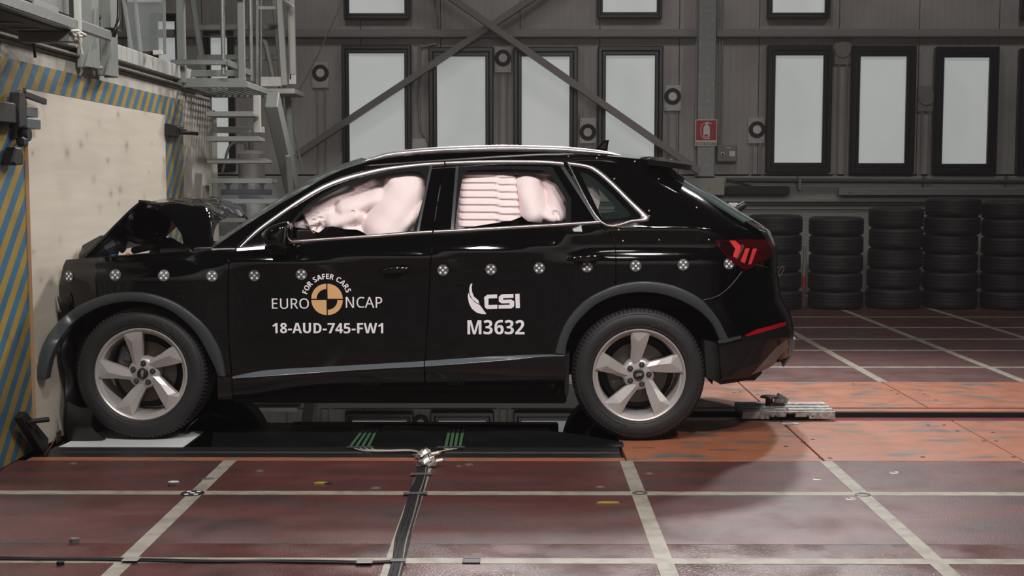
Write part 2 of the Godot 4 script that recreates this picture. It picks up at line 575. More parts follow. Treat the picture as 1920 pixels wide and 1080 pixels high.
func build_wall_things() -> void:
	var plate := mat("bare steel plate", 172, 171, 167, 0.45, 0.2)
	var pale := mat("matt grey plate", 120, 119, 116, 0.8)
	var ring := mat("black ring", 26, 26, 26, 0.7)
	var disc := mat("pale disc", 205, 203, 198, 0.7)
	var pm := mat("conduit grey", 132, 131, 128, 0.5)
	# plate centre, disc centre, and the label
	var plates := [[601, 141, 601, 137, "grey plate with black ring target, alone beside the hanging cable left of the windows"], [786, 284, 786, 300, "grey ring target plate peeping out over the front of the car roof"], [943, 112, 943, 109, "ring target plate between the two middle windows, high up where the braces cross"],
		[1102, 245, 1102, 248, "bright ring target plate low between windows, close to the roof fin"], [1261, 184, 1261, 181, "ring target plate just left of the galvanised column"], [1418, 245, 1419, 243, "ring target plate right of the red extinguisher sign"],
		[1580, 97, 1580, 93, "pale grey blank round plate highest between the first two tyre-side windows"], [1736, 185, 1737, 182, "pale grey blank round plate lower between the last two tyre-side windows"]]
	for i in plates.size():
		var q = plates[i]
		var c := at_z(q[0], q[1], BACK + 0.02)
		var d := at_z(q[2], q[3], BACK + 0.02)
		var faint := i >= 6
		var t := thing("ring_plate", q[4], "wall plate", Vector3(c.x, c.y, BACK), "ring plates on the back wall")
		place("plate", box(Vector3(0, 0, 0.02), Vector3(0.21, 0.322, 0.024), 0.004), pale if faint else plate, t)
		var off := Vector3(d.x - c.x, d.y - c.y, 0.03)
		place("ring", Shape.new().lathe([Vector2(0.053, 0.012), Vector2(0.056, 0.016), Vector2(0.1, 0.016), Vector2(0.104, 0.011), Vector2(0.104, 0)], up_to(off, Vector3.BACK), 40), pale if faint else ring, t)
		place("disc", Shape.new().lathe([Vector2(0, 0.014), Vector2(0.052, 0.014), Vector2(0.056, 0.009), Vector2(0.056, 0)], up_to(off, Vector3.BACK), 32), pale if faint else disc, t)
		var s := Shape.new()
		for u in [-0.08, 0.08]:
			for w in [-0.13, 0.13]:
				s.lathe([Vector2(0, 0.007), Vector2(0.006, 0.006), Vector2(0.008, 0)], up_to(Vector3(u, w, 0.032), Vector3.BACK), 8)
		place("screw", s, pm, t)
		# two conduits run down from each plate to the ledge
		var foot := at_z(1420, 332, BACK).y
		if i != 1:
			for u in [-0.045, 0.055]:
				var from := Vector3(c.x + u, c.y - 0.15, BACK + 0.025)
				var turn: float = -0.09 if u < 0 else 0.09
				tag(place("conduit", Shape.new().tube(smooth_path([from, Vector3(from.x, foot + 0.1, from.z), Vector3(from.x + turn * 0.25, foot + 0.025, from.z), Vector3(from.x + turn, foot, from.z)], 5), 0.009, 8), pm), "thin grey conduit, the %s of the pair below the %s" % ["left" if u < 0 else "right", q[4]] if false else "thin grey conduit down from the %s, its %s one" % [["ring plate beside the hanging cable", "", "highest ring plate between braces", "ring plate close to the roof fin", "ring plate left of the column", "ring plate right of the red sign", "highest blank plate", "lower blank plate"][i], "left" if u < 0 else "right"], "conduit", "conduits under the ring plates")
	# galvanised column with its sign
	var c1 := at_z(1307, 331, BACK + 0.15)
	var c2 := at_z(1339, 331, BACK + 0.15)
	var col := thing("column", "galvanised steel column standing on the wall ledge, carrying the red sign", "column", Vector3((c1.x + c2.x) / 2, c1.y, BACK + 0.12))
	var hz := 6.8 - c1.y
	place("front_flange", box(Vector3(0, hz / 2, 0.03), Vector3(c2.x - c1.x, hz, 0.012), 0.002), galvanised(), col)
	place("web", box(Vector3(0.01, hz / 2, -0.03), Vector3(0.012, hz, 0.11)), galvanised(), col)
	place("rear_flange", box(Vector3(-0.012, hz / 2, -0.09), Vector3(c2.x - c1.x + 0.02, hz, 0.012), 0.002), galvanised(), col)
	place("foot_plate", box(Vector3(0, 0.006, -0.01), Vector3(0.24, 0.012, 0.16), 0.002), galvanised(), col)
	var sa := at_z(1303, 274, BACK + 0.17)
	var sb := at_z(1345, 224, BACK + 0.17)
	var w := sb.x - sa.x
	var h := sb.y - sa.y
	var sign_ := thing("extinguisher_sign", "red and white fire extinguisher sign fixed to the galvanised column", "sign", Vector3((sa.x + sb.x) / 2, (sa.y + sb.y) / 2, BACK + 0.165))
	var white := mat("sign white", 205, 200, 195, 0.5)
	place("plate", box(Vector3.ZERO, Vector3(w, h, 0.012), 0.003), white, sign_)
	place("red_field", box(Vector3(0, h * 0.095, 0.006), Vector3(w * 0.92, h * 0.75, 0.004)), mat("sign red", 158, 40, 48, 0.5), sign_)
	var ex := Shape.new()
	var ff := Transform3D(Basis.IDENTITY, Vector3(0, h * 0.095, 0.0075))
	ex.prism(PackedVector2Array([Vector2(-0.035, -0.085), Vector2(0.045, -0.085), Vector2(0.045, 0.03), Vector2(0.035, 0.055), Vector2(0.01, 0.068), Vector2(-0.02, 0.06), Vector2(-0.035, 0.03)]), ff, 0.003)
	ex.prism(PackedVector2Array([Vector2(-0.035, -0.108), Vector2(0.045, -0.108), Vector2(0.045, -0.094), Vector2(-0.035, -0.094)]), ff, 0.003)
	ex.prism(PackedVector2Array([Vector2(-0.01, 0.07), Vector2(0.02, 0.07), Vector2(0.02, 0.085), Vector2(0.062, 0.075), Vector2(0.066, 0.086), Vector2(0.02, 0.1), Vector2(-0.01, 0.1)]), ff, 0.003)
	ex.tube(smooth_path([ff * Vector3(-0.01, 0.088, 0.002), ff * Vector3(-0.05, 0.07, 0.002), ff * Vector3(-0.068, 0.02, 0.002), ff * Vector3(-0.064, -0.05, 0.002), ff * Vector3(-0.045, -0.09, 0.002)], 5), 0.005, 6)
	place("extinguisher_symbol", ex, white, sign_)
	place("symbol_label", box(Vector3(0, h * 0.095 - 0.065, 0.012), Vector3(0.045, 0.022, 0.002)), mat("sign red", 0, 0, 0), sign_)
	place("lettering", Shape.new().add(letters("ESTINTORE", 0.036, true), Transform3D(Basis.IDENTITY.scaled(Vector3(1, 1, 1)), Vector3(0, -h * 0.415, 0.0065))), mat("sign black", 35, 32, 32, 0.6), sign_)
	# the two crossing braces
	var bm := mat("brace steel", 112, 108, 104, 0.45, 0.5)
	for q in [[556, 296, 1010, -5, "dull steel brace rising from the stair side to the crossing"], [845, 2, 1312, 328, "dull steel brace falling from the crossing to the column foot"]]:
		var p := at_z(q[0], q[1], BACK + (0.16 if q[0] < 800 else 0.3))
		var e := at_z(q[2], q[3], BACK + (0.16 if q[0] < 800 else 0.3))
		var far := p.lerp(e, 1.35) if q[0] < 800 else p.lerp(e, -0.35)
		var t := thing("brace", q[4], "brace")
		var lo := p if q[0] < 800 else e
		place("face_leg", Shape.new().bar(lo, far, 0.01, 0.09, Vector3.BACK, 0.001), bm, t)
		place("side_leg", Shape.new().bar(lo + Vector3(0, 0.045, -0.045), far + Vector3(0, 0.045, -0.045), 0.09, 0.008, Vector3.BACK, 0.001), bm, t)
		if q[0] > 800:
			var s := Shape.new()
			for k in [0.02, 0.045]:
				s.lathe([Vector2(0, 0.014), Vector2(0.014, 0.014), Vector2(0.017, 0.006), Vector2(0.022, 0.005), Vector2(0.022, 0)], up_to(e.lerp(p, k) + Vector3(0, 0, 0.008), Vector3.BACK), 12)
			place("bolt", s, galvanised(), t)
	# switch box right of the column, with its two risers
	var k1 := at_z(1342, 304, BACK)
	var k2 := at_z(1379, 272, BACK)
	var sw := thing("switch_box", "grey wall box with a black rotary switch, right of the column", "switch box", Vector3((k1.x + k2.x) / 2, (k1.y + k2.y) / 2, BACK + 0.06))
	place("case", box(Vector3.ZERO, Vector3(k2.x - k1.x, k2.y - k1.y, 0.12), 0.012), pale, sw)
	place("switch_plate", box(Vector3(-0.055, -0.01, 0.062), Vector3(0.045, 0.045, 0.006), 0.002), mat("pale disc", 0, 0, 0), sw)
	place("rotary_knob", Shape.new().lathe([Vector2(0, 0.03), Vector2(0.012, 0.028), Vector2(0.016, 0)], up_to(Vector3(-0.055, -0.01, 0.063), Vector3.BACK), 16), ring, sw)
	place("cover", box(Vector3(0.065, -0.005, 0.062), Vector3(0.07, 0.07, 0.006), 0.002), mat("sign white", 0, 0, 0), sw)
	place("name_strip", box(Vector3(0.015, 0.07, 0.061), Vector3(0.065, 0.012, 0.004)), mat("sign white", 0, 0, 0), sw)
	for u in [1347.0, 1352.0]:
		var t0 := at_z(u, 270, BACK + 0.04)
		tag(place("riser_pipe", Shape.new().tube([t0, Vector3(t0.x, 4.0, t0.z)], 0.012, 8), pm), "thin grey riser pipe up from the switch box, %s one" % ["nearest the column" if u < 1350 else "farther from the column"], "pipe", "risers above the switch box")
	# the grey cabinet with a warning triangle, the black bar, the light profile and the pipe along the ledge
	var e1 := at_z(1285, 366, BACK + 0.2)
	var e2 := at_z(1359, 334, BACK + 0.2)
	var cab := thing("wall_cabinet", "pale grey wall cabinet with a yellow warning triangle, behind the tail window", "cabinet", Vector3((e1.x + e2.x) / 2, (e1.y + e2.y) / 2, BACK + 0.12))
	place("case", box(Vector3.ZERO, Vector3(e2.x - e1.x, e2.y - e1.y, 0.16), 0.008), mat("cabinet grey", 150, 150, 144, 0.6), cab)
	var tri := at_z(1330, 353, BACK + 0.2) - cab.position
	place("warning_triangle", Shape.new().prism(PackedVector2Array([Vector2(-0.032, -0.025), Vector2(0.032, -0.025), Vector2(0, 0.03)]), Transform3D(Basis.IDENTITY, Vector3(tri.x, tri.y, 0.08)), 0.002), mat("warning yellow", 150, 142, 40, 0.5), cab)
	var g1 := at_z(1363, 365, BACK + 0.2)
	var g2 := at_z(1481, 349, BACK + 0.2)
	var bl := thing("black_duct", "short matt black duct hanging on the wall ledge right of the cabinet", "duct", Vector3((g1.x + g2.x) / 2, (g1.y + g2.y) / 2, BACK + 0.14))
	place("body", box(Vector3.ZERO, Vector3(g2.x - g1.x, g2.y - g1.y, 0.1), 0.01), ring, bl)
	place("end_cap", box(Vector3((g1.x - g2.x) / 2 - 0.01, 0, 0), Vector3(0.03, 0.08, 0.08), 0.006), ring, bl)
	place("strut", Shape.new().bar(Vector3(-0.08, 0.05, 0), at_z(1362, 338, BACK + 0.2) - bl.position, 0.02, 0.03), ring, bl)
	var f1 := at_z(1573, 366, BACK + 0.2)
	var f2 := at_z(1960, 352, BACK + 0.2)
	var pr := thing("light_profile", "long silvery profile laid along the wall ledge above the tyres", "profile", Vector3((f1.x + f2.x) / 2, (f1.y + f2.y) / 2, BACK + 0.15))
	place("body", box(Vector3.ZERO, Vector3(f2.x - f1.x, f2.y - f1.y, 0.09), 0.006), mat("silver profile", 150, 152, 154, 0.4, 0.4), pr)
	for k in [0.5, 0.72, 0.9]:
		place("groove", box(Vector3(0, (k - 0.6) * 0.09, 0.046), Vector3(f2.x - f1.x - 0.02, 0.006, 0.004)), mat("conduit grey", 0, 0, 0), pr)
	for u in [1594.0, 1812.0]:
		place("clip", box(at_z(u, 363, BACK + 0.2) - pr.position, Vector3(0.035, 0.05, 0.03), 0.004), galvanised(), pr)
	var pz := BACK + 0.14
	var pip := thing("wall_pipe", "dark round pipe running along the wall just under the windows", "pipe")
	place("pipe", Shape.new().tube([at_z(1362, 338, pz), at_z(2000, 342, pz)], 0.03, 14), mat("dark pipe", 56, 56, 57, 0.5), pip)
	for u in [1498.0, 1735.0, 1889.0]:
		var cc := at_z(u, 339, pz)
		place("bracket", box(cc + Vector3(0, -0.02, -0.04), Vector3(0.03, 0.16, 0.1), 0.004), galvanised(), pip)
	var br := at_z(1500, 345, BACK + 0.17)
	tag(place("perforated_strap", box(br, Vector3(0.03, 0.15, 0.006), 0.002), galvanised()), "short perforated steel strap hanging below the dark wall pipe", "strap")
	# hanging cable near the stairs
	tag(place("hanging_cable", Shape.new().tube(smooth_path([at_z(662, -40, BACK + 0.5), at_z(634, 20, BACK + 0.5), at_z(604, 86, BACK + 0.5), at_z(577, 140, BACK + 0.5), at_z(548, 190, BACK + 0.5), at_z(532, 216, BACK + 0.5)], 8), 0.008, 8), mat("pale cable", 128, 124, 118, 0.6)), "thin pale cable hanging slanted in front of the back wall near the stairs", "cable")
	tag(place("bent_conduit", Shape.new().tube(smooth_path([at_z(818, -10, BACK + 0.03), at_z(818, 75, BACK + 0.03), at_z(812, 83, BACK + 0.03), at_z(792, 88, BACK + 0.03), at_z(787, 96, BACK + 0.03), at_z(787, 230, BACK + 0.03), at_z(800, 262, BACK + 0.03), at_z(803, 290, BACK + 0.03)], 6), 0.012, 8), pm), "bent grey conduit between the first two windows", "conduit")

func letters(text: String, size: float, bold := false, depth := 0.002) -> TextMesh:
	var t := TextMesh.new()
	var f := SystemFont.new()
	f.font_names = PackedStringArray(["Droid Sans"])
	f.font_weight = 700 if bold else 400
	t.font = f
	t.text = text
	t.font_size = 64
	t.pixel_size = size / 46.0        # the height of a capital letter
	t.depth = depth
	t.curve_step = 1.0
	return t

func tyre_shape(r_out: float, r_in: float, width: float, seg: int, grooves := true) -> Shape:
	var s := Shape.new()
	var h := width / 2
	var half := [Vector2(r_in, -h * 0.72), Vector2(r_in + 0.012, -h * 0.86), Vector2(lerpf(r_in, r_out, 0.45), -h), Vector2(lerpf(r_in, r_out, 0.72), -h * 0.97), Vector2(lerpf(r_in, r_out, 0.88), -h * 0.88), Vector2(r_out * 0.985, -h * 0.76)]
	var prof := half.duplicate()
	if grooves:
		for g in [-0.55, -0.18, 0.2, 0.55]:
			prof.append(Vector2(r_out, h * (g - 0.06)))
			prof.append(Vector2(r_out - 0.009, h * (g - 0.045)))
			prof.append(Vector2(r_out - 0.009, h * (g + 0.045)))
			prof.append(Vector2(r_out, h * (g + 0.06)))
	else:
		prof.append(Vector2(r_out, -h * 0.4)); prof.append(Vector2(r_out, h * 0.4))
	half.reverse()
	for p in half:
		prof.append(Vector2(p.x, -p.y))
	s.lathe(prof, Transform3D.IDENTITY, seg, 0.6)
	s.lathe([Vector2(r_in, h * 0.72), Vector2(r_in + 0.03, h * 0.3), Vector2(r_in + 0.03, -h * 0.3), Vector2(r_in, -h * 0.72)], Transform3D.IDENTITY, seg)
	return s

func build_tyres() -> void:
	var rub := mat("old tyre rubber", 24, 24, 25, 0.6)
	var m := tyre_shape(0.305, 0.19, 0.215, 40).mesh()
	var rings := Shape.new()
	for y in [-0.112, 0.112]:
		rings.lathe([Vector2(0.258, 0), Vector2(0.264, 0.004 * signf(y)), Vector2(0.27, 0)], Transform3D(Basis.IDENTITY, Vector3(0, y * 0.955, 0)), 40)
	var rim_ring := rings.mesh()
	# centre and top of each stack in the photograph, and how many tyres it holds
	var stacks := [[1450, 404, 5, "first stack, behind the car tail"], [1566, 408, 5, "second stack from the car"], [1676, 390, 5, "third stack from the car"], [1780, 371, 6, "fourth stack from the car, the tallest"], [1888, 377, 6, "last stack, cut by the picture edge"], [1995, 385, 6, ""]]
	var nth := ["bottom", "second", "third", "fourth", "fifth", "sixth"]
	for q in stacks:
		if q[3] == "":
			continue
		var n: int = q[2]
		var z := -7.55 - rng.randf() * 0.1
		var base := at_z(q[0], 560, z)
		var top := at_z(q[0], q[1], z + 0.3).y
		var dy := top / n
		for k in n:
			var t := thing("tyre", "worn black tyre, %s of the %s" % ["topmost" if k == n - 1 else nth[k] + (" from the floor" if k > 0 else ""), q[3]], "tyre", Vector3(base.x + rng.randf_range(-0.008, 0.008), dy * (k + 0.5), z + rng.randf_range(-0.02, 0.02)), "tyres stacked along the back wall")
			t.rotation = Vector3(0, rng.randf() * 6, 0)
			var sc := rng.randf_range(0.975, 1.005)
			t.scale = Vector3(sc, dy / 0.215 * 0.985, sc)
			place("carcass", m, rub, t)
			place("sidewall_rib", rim_ring, rub, t)
	# red and white post between the first two stacks
	var f := at_y(1505, 578)
	var post := thing("marker_post", "thin red and white post between the first two tyre stacks", "post", Vector3(f.x, 0, f.z + 0.05))
	place("post", Shape.new().tube([Vector3(0, 0.02, 0), Vector3(0, 0.22, 0)], 0.016, 10), mat("post grey", 70, 70, 68, 0.6), post)
	place("red_band", Shape.new().tube([Vector3(0, 0.22, 0), Vector3(0, 0.36, 0)], 0.02, 10), mat("post red", 150, 26, 34, 0.5), post)
	place("white_band", Shape.new().tube([Vector3(0, 0.36, 0), Vector3(0, 0.7, 0)], 0.018, 10), mat("post white", 120, 118, 115, 0.5), post)
	place("foot", Shape.new().lathe([Vector2(0, 0.03), Vector2(0.026, 0.03), Vector2(0.034, 0.012), Vector2(0.036, 0)], Transform3D.IDENTITY, 20), mat("black ring", 0, 0, 0), post)

# ================================================================ the floor
func build_floor() -> void:
	var fl := Node3D.new()
	fl.name = "floor"
	add_child(fl)
	fl.set_meta("kind", "structure")
	tag(fl, "dark red painted hall floor with pale tape grid and an orange steel track", "floor")
	var red := mat("dark red floor paint", 108, 50, 50, 0.35)
	textured(red, noise_tex("red paint", 0.012, 5, [[0.2, 62, 50, 49], [0.38, 76, 48, 46], [0.6, 86, 47, 45], [0.75, 90, 54, 51], [0.85, 96, 66, 63]], 1024, 0.0, FastNoiseLite.TYPE_SIMPLEX_SMOOTH, 0.3), Vector3(0.3, 0.3, 0.3), noise_tex("paint gloss", 0.02, 4, [[0.2, 98, 98, 98], [0.5, 122, 122, 122], [0.8, 150, 150, 150]], 512), noise_tex("paint relief", 0.3, 3, [[0, 0, 0, 0], [1, 255, 255, 255]], 1024, 2.0), 0.16)
	var orange := mat("orange track paint", 190, 98, 56, 0.5)
	textured(orange, noise_tex("orange wear", 0.016, 5, [[0.22, 92, 88, 86], [0.31, 112, 96, 87], [0.38, 142, 98, 76], [0.45, 156, 95, 67], [0.6, 161, 95, 64], [0.72, 157, 101, 77], [0.85, 142, 108, 92]], 1024, 0.0, FastNoiseLite.TYPE_SIMPLEX_SMOOTH, 0.35), Vector3(0.42, 0.42, 0.42), noise_tex("paint gloss", 0, 0, []), noise_tex("paint relief", 0, 0, []), 0.25)
	var tape := mat("floor tape", 168, 162, 146, 0.55)
	textured(tape, noise_tex("tape tone", 0.03, 4, [[0.2, 124, 120, 108], [0.5, 148, 144, 131], [0.8, 156, 152, 138]], 256), Vector3(1, 1, 1))
	var dark := mat("pit steel", 42, 42, 41, 0.4, 0.3)
	var zb := at_y(1500, 716).z        # far edge of the orange track
	var zf := at_y(1500, 865).z        # near edge
	var near_red := red.duplicate()
	near_red.roughness_texture = noise_tex("near gloss", 0.02, 4, [[0.2, 56, 56, 56], [0.5, 76, 76, 76], [0.8, 104, 104, 104]], 512)
	# red slabs; the thin joints between them are real gaps
	var j := at_y(1000, 1020).z
	var xs := [-9.0, 11.0]
	place("floor_slab", span(Vector3(-9, -0.1, zf), Vector3(11, 0, j - 0.002), 0.001), red, fl)
	place("floor_slab", span(Vector3(-9, -0.1, j + 0.002), Vector3(11, 0, 14), 0.001), near_red, fl)
	place("floor_slab", span(Vector3(-9, -0.1, -9.7), Vector3(11, 0, zb), 0.001), red, fl)
	place("subfloor", span(Vector3(-9, -0.4, -9.7), Vector3(11, -0.3, 14)), dark, fl)
	# orange plates on both sides of the tow rail
	var r1 := at_y(1700, 764.5).z
	var r2 := at_y(1700, 789).z
	var px0 := 0.537
	var x := px0
	var nx := 1.538
	while x < 10.9:
		for row in [[zb + 0.004, r1], [r2, zf - 0.004]]:
			var s := Shape.new()
			s.box(Vector3((x + nx) / 2, -0.02, (row[0] + row[1]) / 2), Vector3(nx - x - 0.008, 0.042, row[1] - row[0]), Basis.IDENTITY, 0.003)
			place("track_plate", s, orange, fl)
		x = nx
		nx = minf(nx + 1.012, 11.0)
	# bolts, slots and worn bare patches on the plates
	var bare := mat("bare worn steel", 118, 112, 106, 0.4, 0.4)
	var hole := mat("hole black", 14, 13, 13, 0.8)
	var s := Shape.new()
	for q in [[1388, 735], [1600, 720], [1672, 732], [1725, 732], [1755, 750], [1733, 739], [1440, 743], [1476, 800], [1524, 824], [1506, 829], [1474, 837], [1740, 797], [1770, 797], [1795, 808], [1862, 811], [1845, 827], [1868, 827], [1900, 857], [1538, 859], [1556, 859], [1730, 857], [1376, 736], [1683, 738], [1420, 740]]:
		s.lathe([Vector2(0, 0.0012), Vector2(0.011, 0.0012), Vector2(0.013, 0)], Transform3D(Basis.IDENTITY, at_y(q[0], q[1], 0.001)), 10)
	place("bolt_hole", s, hole, fl).set_meta("kind", "stuff")
	for q in [[1356, 844, 0.15, 0.012], [1207, 840, 0.12, 0.010], [1250, 806, 0.1, 0.01]]:
		place("slot", box(at_y(q[0], q[1], 0.001), Vector3(q[2], 0.003, q[3] * 2), 0.001), mat("slot grey", 84, 78, 72, 0.5), fl)
	# the tow rail between the plates
	var rail := mat("red rail paint", 120, 40, 50, 0.3, 0.2)
	place("rail_trench", span(Vector3(px0, -0.3, r1), Vector3(11, -0.12, r2)), hole, fl)
	place("rail_lip", span(Vector3(px0, -0.08, r1 + 0.02), Vector3(11, -0.002, at_y(1700, 770.5).z), 0.003), orange, fl)
	place("rail_wall", span(Vector3(px0, -0.12, at_y(1700, 770.5).z + 0.001), Vector3(11, -0.006, at_y(1700, 771.5).z), 0.001), hole, fl)
	place("rail_head", span(Vector3(px0, -0.12, at_y(1700, 779).z), Vector3(11, -0.012, at_y(1700, 785.5).z), 0.01), rail, fl)
	place("rail_head", span(Vector3(px0, -0.12, at_y(1700, 786).z), Vector3(11, -0.018, at_y(1700, 787.5).z), 0.004), mat("rail edge", 150, 120, 118, 0.2, 0.7), fl)
	# edge strip of orange in front of the camera pit
	place("edge_strip", span(Vector3(-2.5, -0.04, at_y(600, 858).z), Vector3(px0 - 0.004, 0.001, zf - 0.003), 0.001), orange, fl)
	# tape lines along and across
	var th := 0.0012
	for q in [[925, 0.068], [1052, 0.07]]:
		var z := at_y(960, q[0]).z
		place("tape_line", box(Vector3(1, th / 2, z), Vector3(20, th, q[1])), tape, fl)
	for py in [688, 656.5, 635.2, 613.6, 594]:
		place("tape_line", box(Vector3(1, th / 2, at_y(960, py).z), Vector3(20, th, 0.06)), tape, fl)
	for tx in [-1.466, -0.468, 0.537, 1.545, 2.56, 3.56, 4.56, -2.47]:
		if tx > -2.4:
			place("tape_line", box(Vector3(tx, th * 0.7, (zf + 14) / 2), Vector3(0.066, th, 14 - zf)), tape, fl)
		place("tape_line", box(Vector3(tx, th * 0.7, (zb - 9.4) / 2), Vector3(0.066, th, zb + 9.4)), tape, fl)
	# small round floor anchors
	for q in [[1678, 886, 0.028], [1532, 898, 0.026], [1596, 935, 0.028], [1218, 888, 0.02], [1125, 913, 0.022], [705, 915, 0.026], [880, 871, 0.024], [487, 883, 0.022], [860, 874, 0.014], [138, 869, 0.02]]:
		place("floor_anchor", Shape.new().lathe([Vector2(0, 0.0006), Vector2(q[2] * 0.45, 0.0008), Vector2(q[2] * 0.5, 0.002), Vector2(q[2] * 0.8, 0.002), Vector2(q[2], 0)], Transform3D(Basis.IDENTITY, at_y(q[0], q[1])), 20), bare, fl)
	for q in [[1200, 925], [1618, 928]]:
		var t := Shape.new().lathe([Vector2(0.018, 0.003), Vector2(0.034, 0.003), Vector2(0.036, 0.0015)], Transform3D(Basis.IDENTITY, at_y(q[0], q[1], 0.0005)), 24)
		place("grid_marker", t, mat("slot grey", 0, 0, 0), fl)
	# camera pit: black frame, clear black cover
	var z1 := at_y(600, 838).z
	var z2 := at_y(600, 858).z
	place("pit_frame", span(Vector3(-2.48, -0.1, z1), Vector3(px0 - 0.01, 0.0, (z1 + z2) / 2 - 0.004), 0.006), dark, fl)
	place("pit_frame", span(Vector3(-2.48, -0.1, (z1 + z2) / 2 + 0.004), Vector3(px0 - 0.01, -0.004, z2 - 0.004), 0.006), dark, fl)
	place("pit_frame", span(Vector3(-2.48, -0.1, zb - 0.0), Vector3(px0 - 0.01, 0.0, zb + 0.12), 0.006), dark, fl)
	var gl := mat("pit cover glass", 7, 8, 8, 0.015)
	gl.metallic_specular = 0.85
	place("pit_cover", span(Vector3(-2.48, -0.06, zb + 0.12), Vector3(px0 - 0.01, -0.001, z1)), gl, fl)

# ================================================================ the barrier
const FACE := -2.56

func build_barrier() -> void:
	var conc := mat("pale concrete", 176, 172, 162, 0.85)
	textured(conc, noise_tex("concrete", 0.012, 5, [[0.2, 150, 147, 139], [0.5, 172, 168, 158], [0.8, 180, 176, 167]], 512), Vector3(0.6, 0.6, 0.6), null, noise_tex("concrete relief", 0.05, 4, [[0, 0, 0, 0], [1, 255, 255, 255]], 256, 2.0), 0.3)
	var b := thing("crash_barrier", "pale concrete crash block with blue and yellow striped border on its face", "barrier")
	place("block", span(Vector3(-4.6, 0, -3.9), Vector3(FACE, 2.1, 1.6), 0.01), conc, b)
	place("end_wedge", Shape.new().prism(PackedVector2Array([Vector2(-4.6, 3.91), Vector2(FACE, 3.91), Vector2(FACE + 0.03, 3.96), Vector2(-4.6, 3.99)]), Transform3D(Basis(Vector3(1, 0, 0), Vector3(0, 0, -1), Vector3(0, 1, 0)), Vector3(0, 0, 0)), 2.0, 0.01), conc, b)
	# stripes, 9 cm wide, slanted, cut to the painted border
	var yel := mat("stripe yellow", 168, 132, 44, 0.4)
	textured(yel, noise_tex("yellow wear", 0.02, 5, [[0.12, 96, 88, 64], [0.22, 146, 122, 62], [0.5, 158, 132, 62], [0.9, 164, 138, 70]], 256), Vector3(0.8, 0.8, 0.8))
	var blu := mat("stripe blue", 52, 108, 148, 0.4)
	textured(blu, noise_tex("blue wear", 0.02, 5, [[0.12, 66, 82, 92], [0.22, 62, 100, 124], [0.5, 60, 108, 138], [0.9, 66, 114, 144]], 256), Vector3(0.8, 0.8, 0.8))
	var fields := [Rect2(-1.58, 0.004, 1.315, 2.016), Rect2(-0.263, 1.885, 2.63, 0.135), Rect2(2.369, 0.004, 0.55, 2.016)]
	var lean := 1.0
	var w := 0.085
	var fx := Transform3D(Basis(Vector3(0, 0, -1), Vector3(0, 1, 0), Vector3(1, 0, 0)), Vector3(FACE, 0, 0))   # local x runs away from the camera
	var board := mat("border board", 150, 140, 118, 0.7)
	for f in fields:
		var r: Rect2 = f
		var lean_f := lean
		place("border_board", Shape.new().prism(rect(r), fx, 0.012), board, b)
		var fx2 := fx.translated(Vector3(0.012, 0, 0))
		var k := int(floor((r.position.x - r.end.y * lean_f) / w)) - 2
		while k * w < r.end.x + 1.5:
			var a := k * w
			var band := PackedVector2Array([Vector2(a, 0), Vector2(a + w, 0), Vector2(a + w + 2.2 * lean_f, 2.2), Vector2(a + 2.2 * lean_f, 2.2)])
			for p in Geometry2D.intersect_polygons(band, rect(r)):
				place("yellow_stripe" if k % 2 == 0 else "blue_stripe", Shape.new().prism(p, fx2, 0.002, 0.0, false), yel if k % 2 == 0 else blu, b)
			k += 1
	# plywood facing with knots
	var ply := thing("plywood_sheet", "pale knotty plywood sheet fixed to the face of the striped barrier", "plywood", Vector3(FACE, 0, 0))
	var wood := mat("plywood", 205, 192, 170, 0.62)
	wood.albedo_color = Color.WHITE
	wood.albedo_texture = plywood_texture()
	var g := []
	for i in 2:
		var line := []
		for k in 2:
			line.append(Vector3(0.03, [0.005, 1.88][i], [0.258, -2.362][k]))
		g.append(line)
	place("veneer", Shape.new().sheet(g, 0.0, Vector3.RIGHT), wood, ply)
	place("core", span(Vector3(0.0005, 0.005, -2.362), Vector3(0.0295, 1.88, 0.258)), mat("ply core", 178, 142, 104, 0.8), ply)
	# clamps that hold the plywood
	var blk := mat("clamp black", 26, 26, 27, 0.5, 0.2)
	var zin := mat("clamp zinc", 104, 112, 114, 0.4, 0.5)
	var c := at_x(30, 212, FACE + 0.06)
	var t := thing("jaw_clamp", "large black jaw clamp with a lever at the near top edge of the plywood", "clamp", Vector3(FACE + 0.02, c.y, c.z))
	place("arm", span(Vector3(0, -0.055, 0.02), Vector3(0.06, 0.045, 0.4), 0.006), blk, t)
	place("jaw", Shape.new().prism(PackedVector2Array([Vector2(-0.02, -0.075), Vector2(0.075, -0.06), Vector2(0.09, 0.03), Vector2(0.07, 0.1), Vector2(0.04, 0.115), Vector2(0.0, 0.1), Vector2(-0.02, 0.02)]), Transform3D(Basis(Vector3(0, 0, -1), Vector3(0, 1, 0), Vector3(1, 0, 0)), Vector3(0.02, 0, 0.02)), 0.05, 0.005), blk, t)
	place("lever", Shape.new().bar(Vector3(0.05, 0.1, -0.08), Vector3(0.07, 0.075, -0.32), 0.022, 0.03), blk, t)
	place("zinc_block", span(Vector3(0.02, -0.07, -0.28), Vector3(0.06, -0.02, -0.09), 0.003), zin, t)
	place("zinc_block", span(Vector3(0.02, -0.01, -0.27), Vector3(0.05, 0.04, -0.1), 0.003), zin, t)
	place("roller", Shape.new().lathe([Vector2(0, 0), Vector2(0.034, 0), Vector2(0.038, 0.01), Vector2(0.038, 0.04), Vector2(0.034, 0.05), Vector2(0, 0.05)], up_to(Vector3(0.01, -0.1, -0.12), Vector3.RIGHT), 16), blk, t)
	place("knuckle", box(Vector3(0.04, -0.14, -0.07), Vector3(0.04, 0.05, 0.08), 0.012), blk, t)
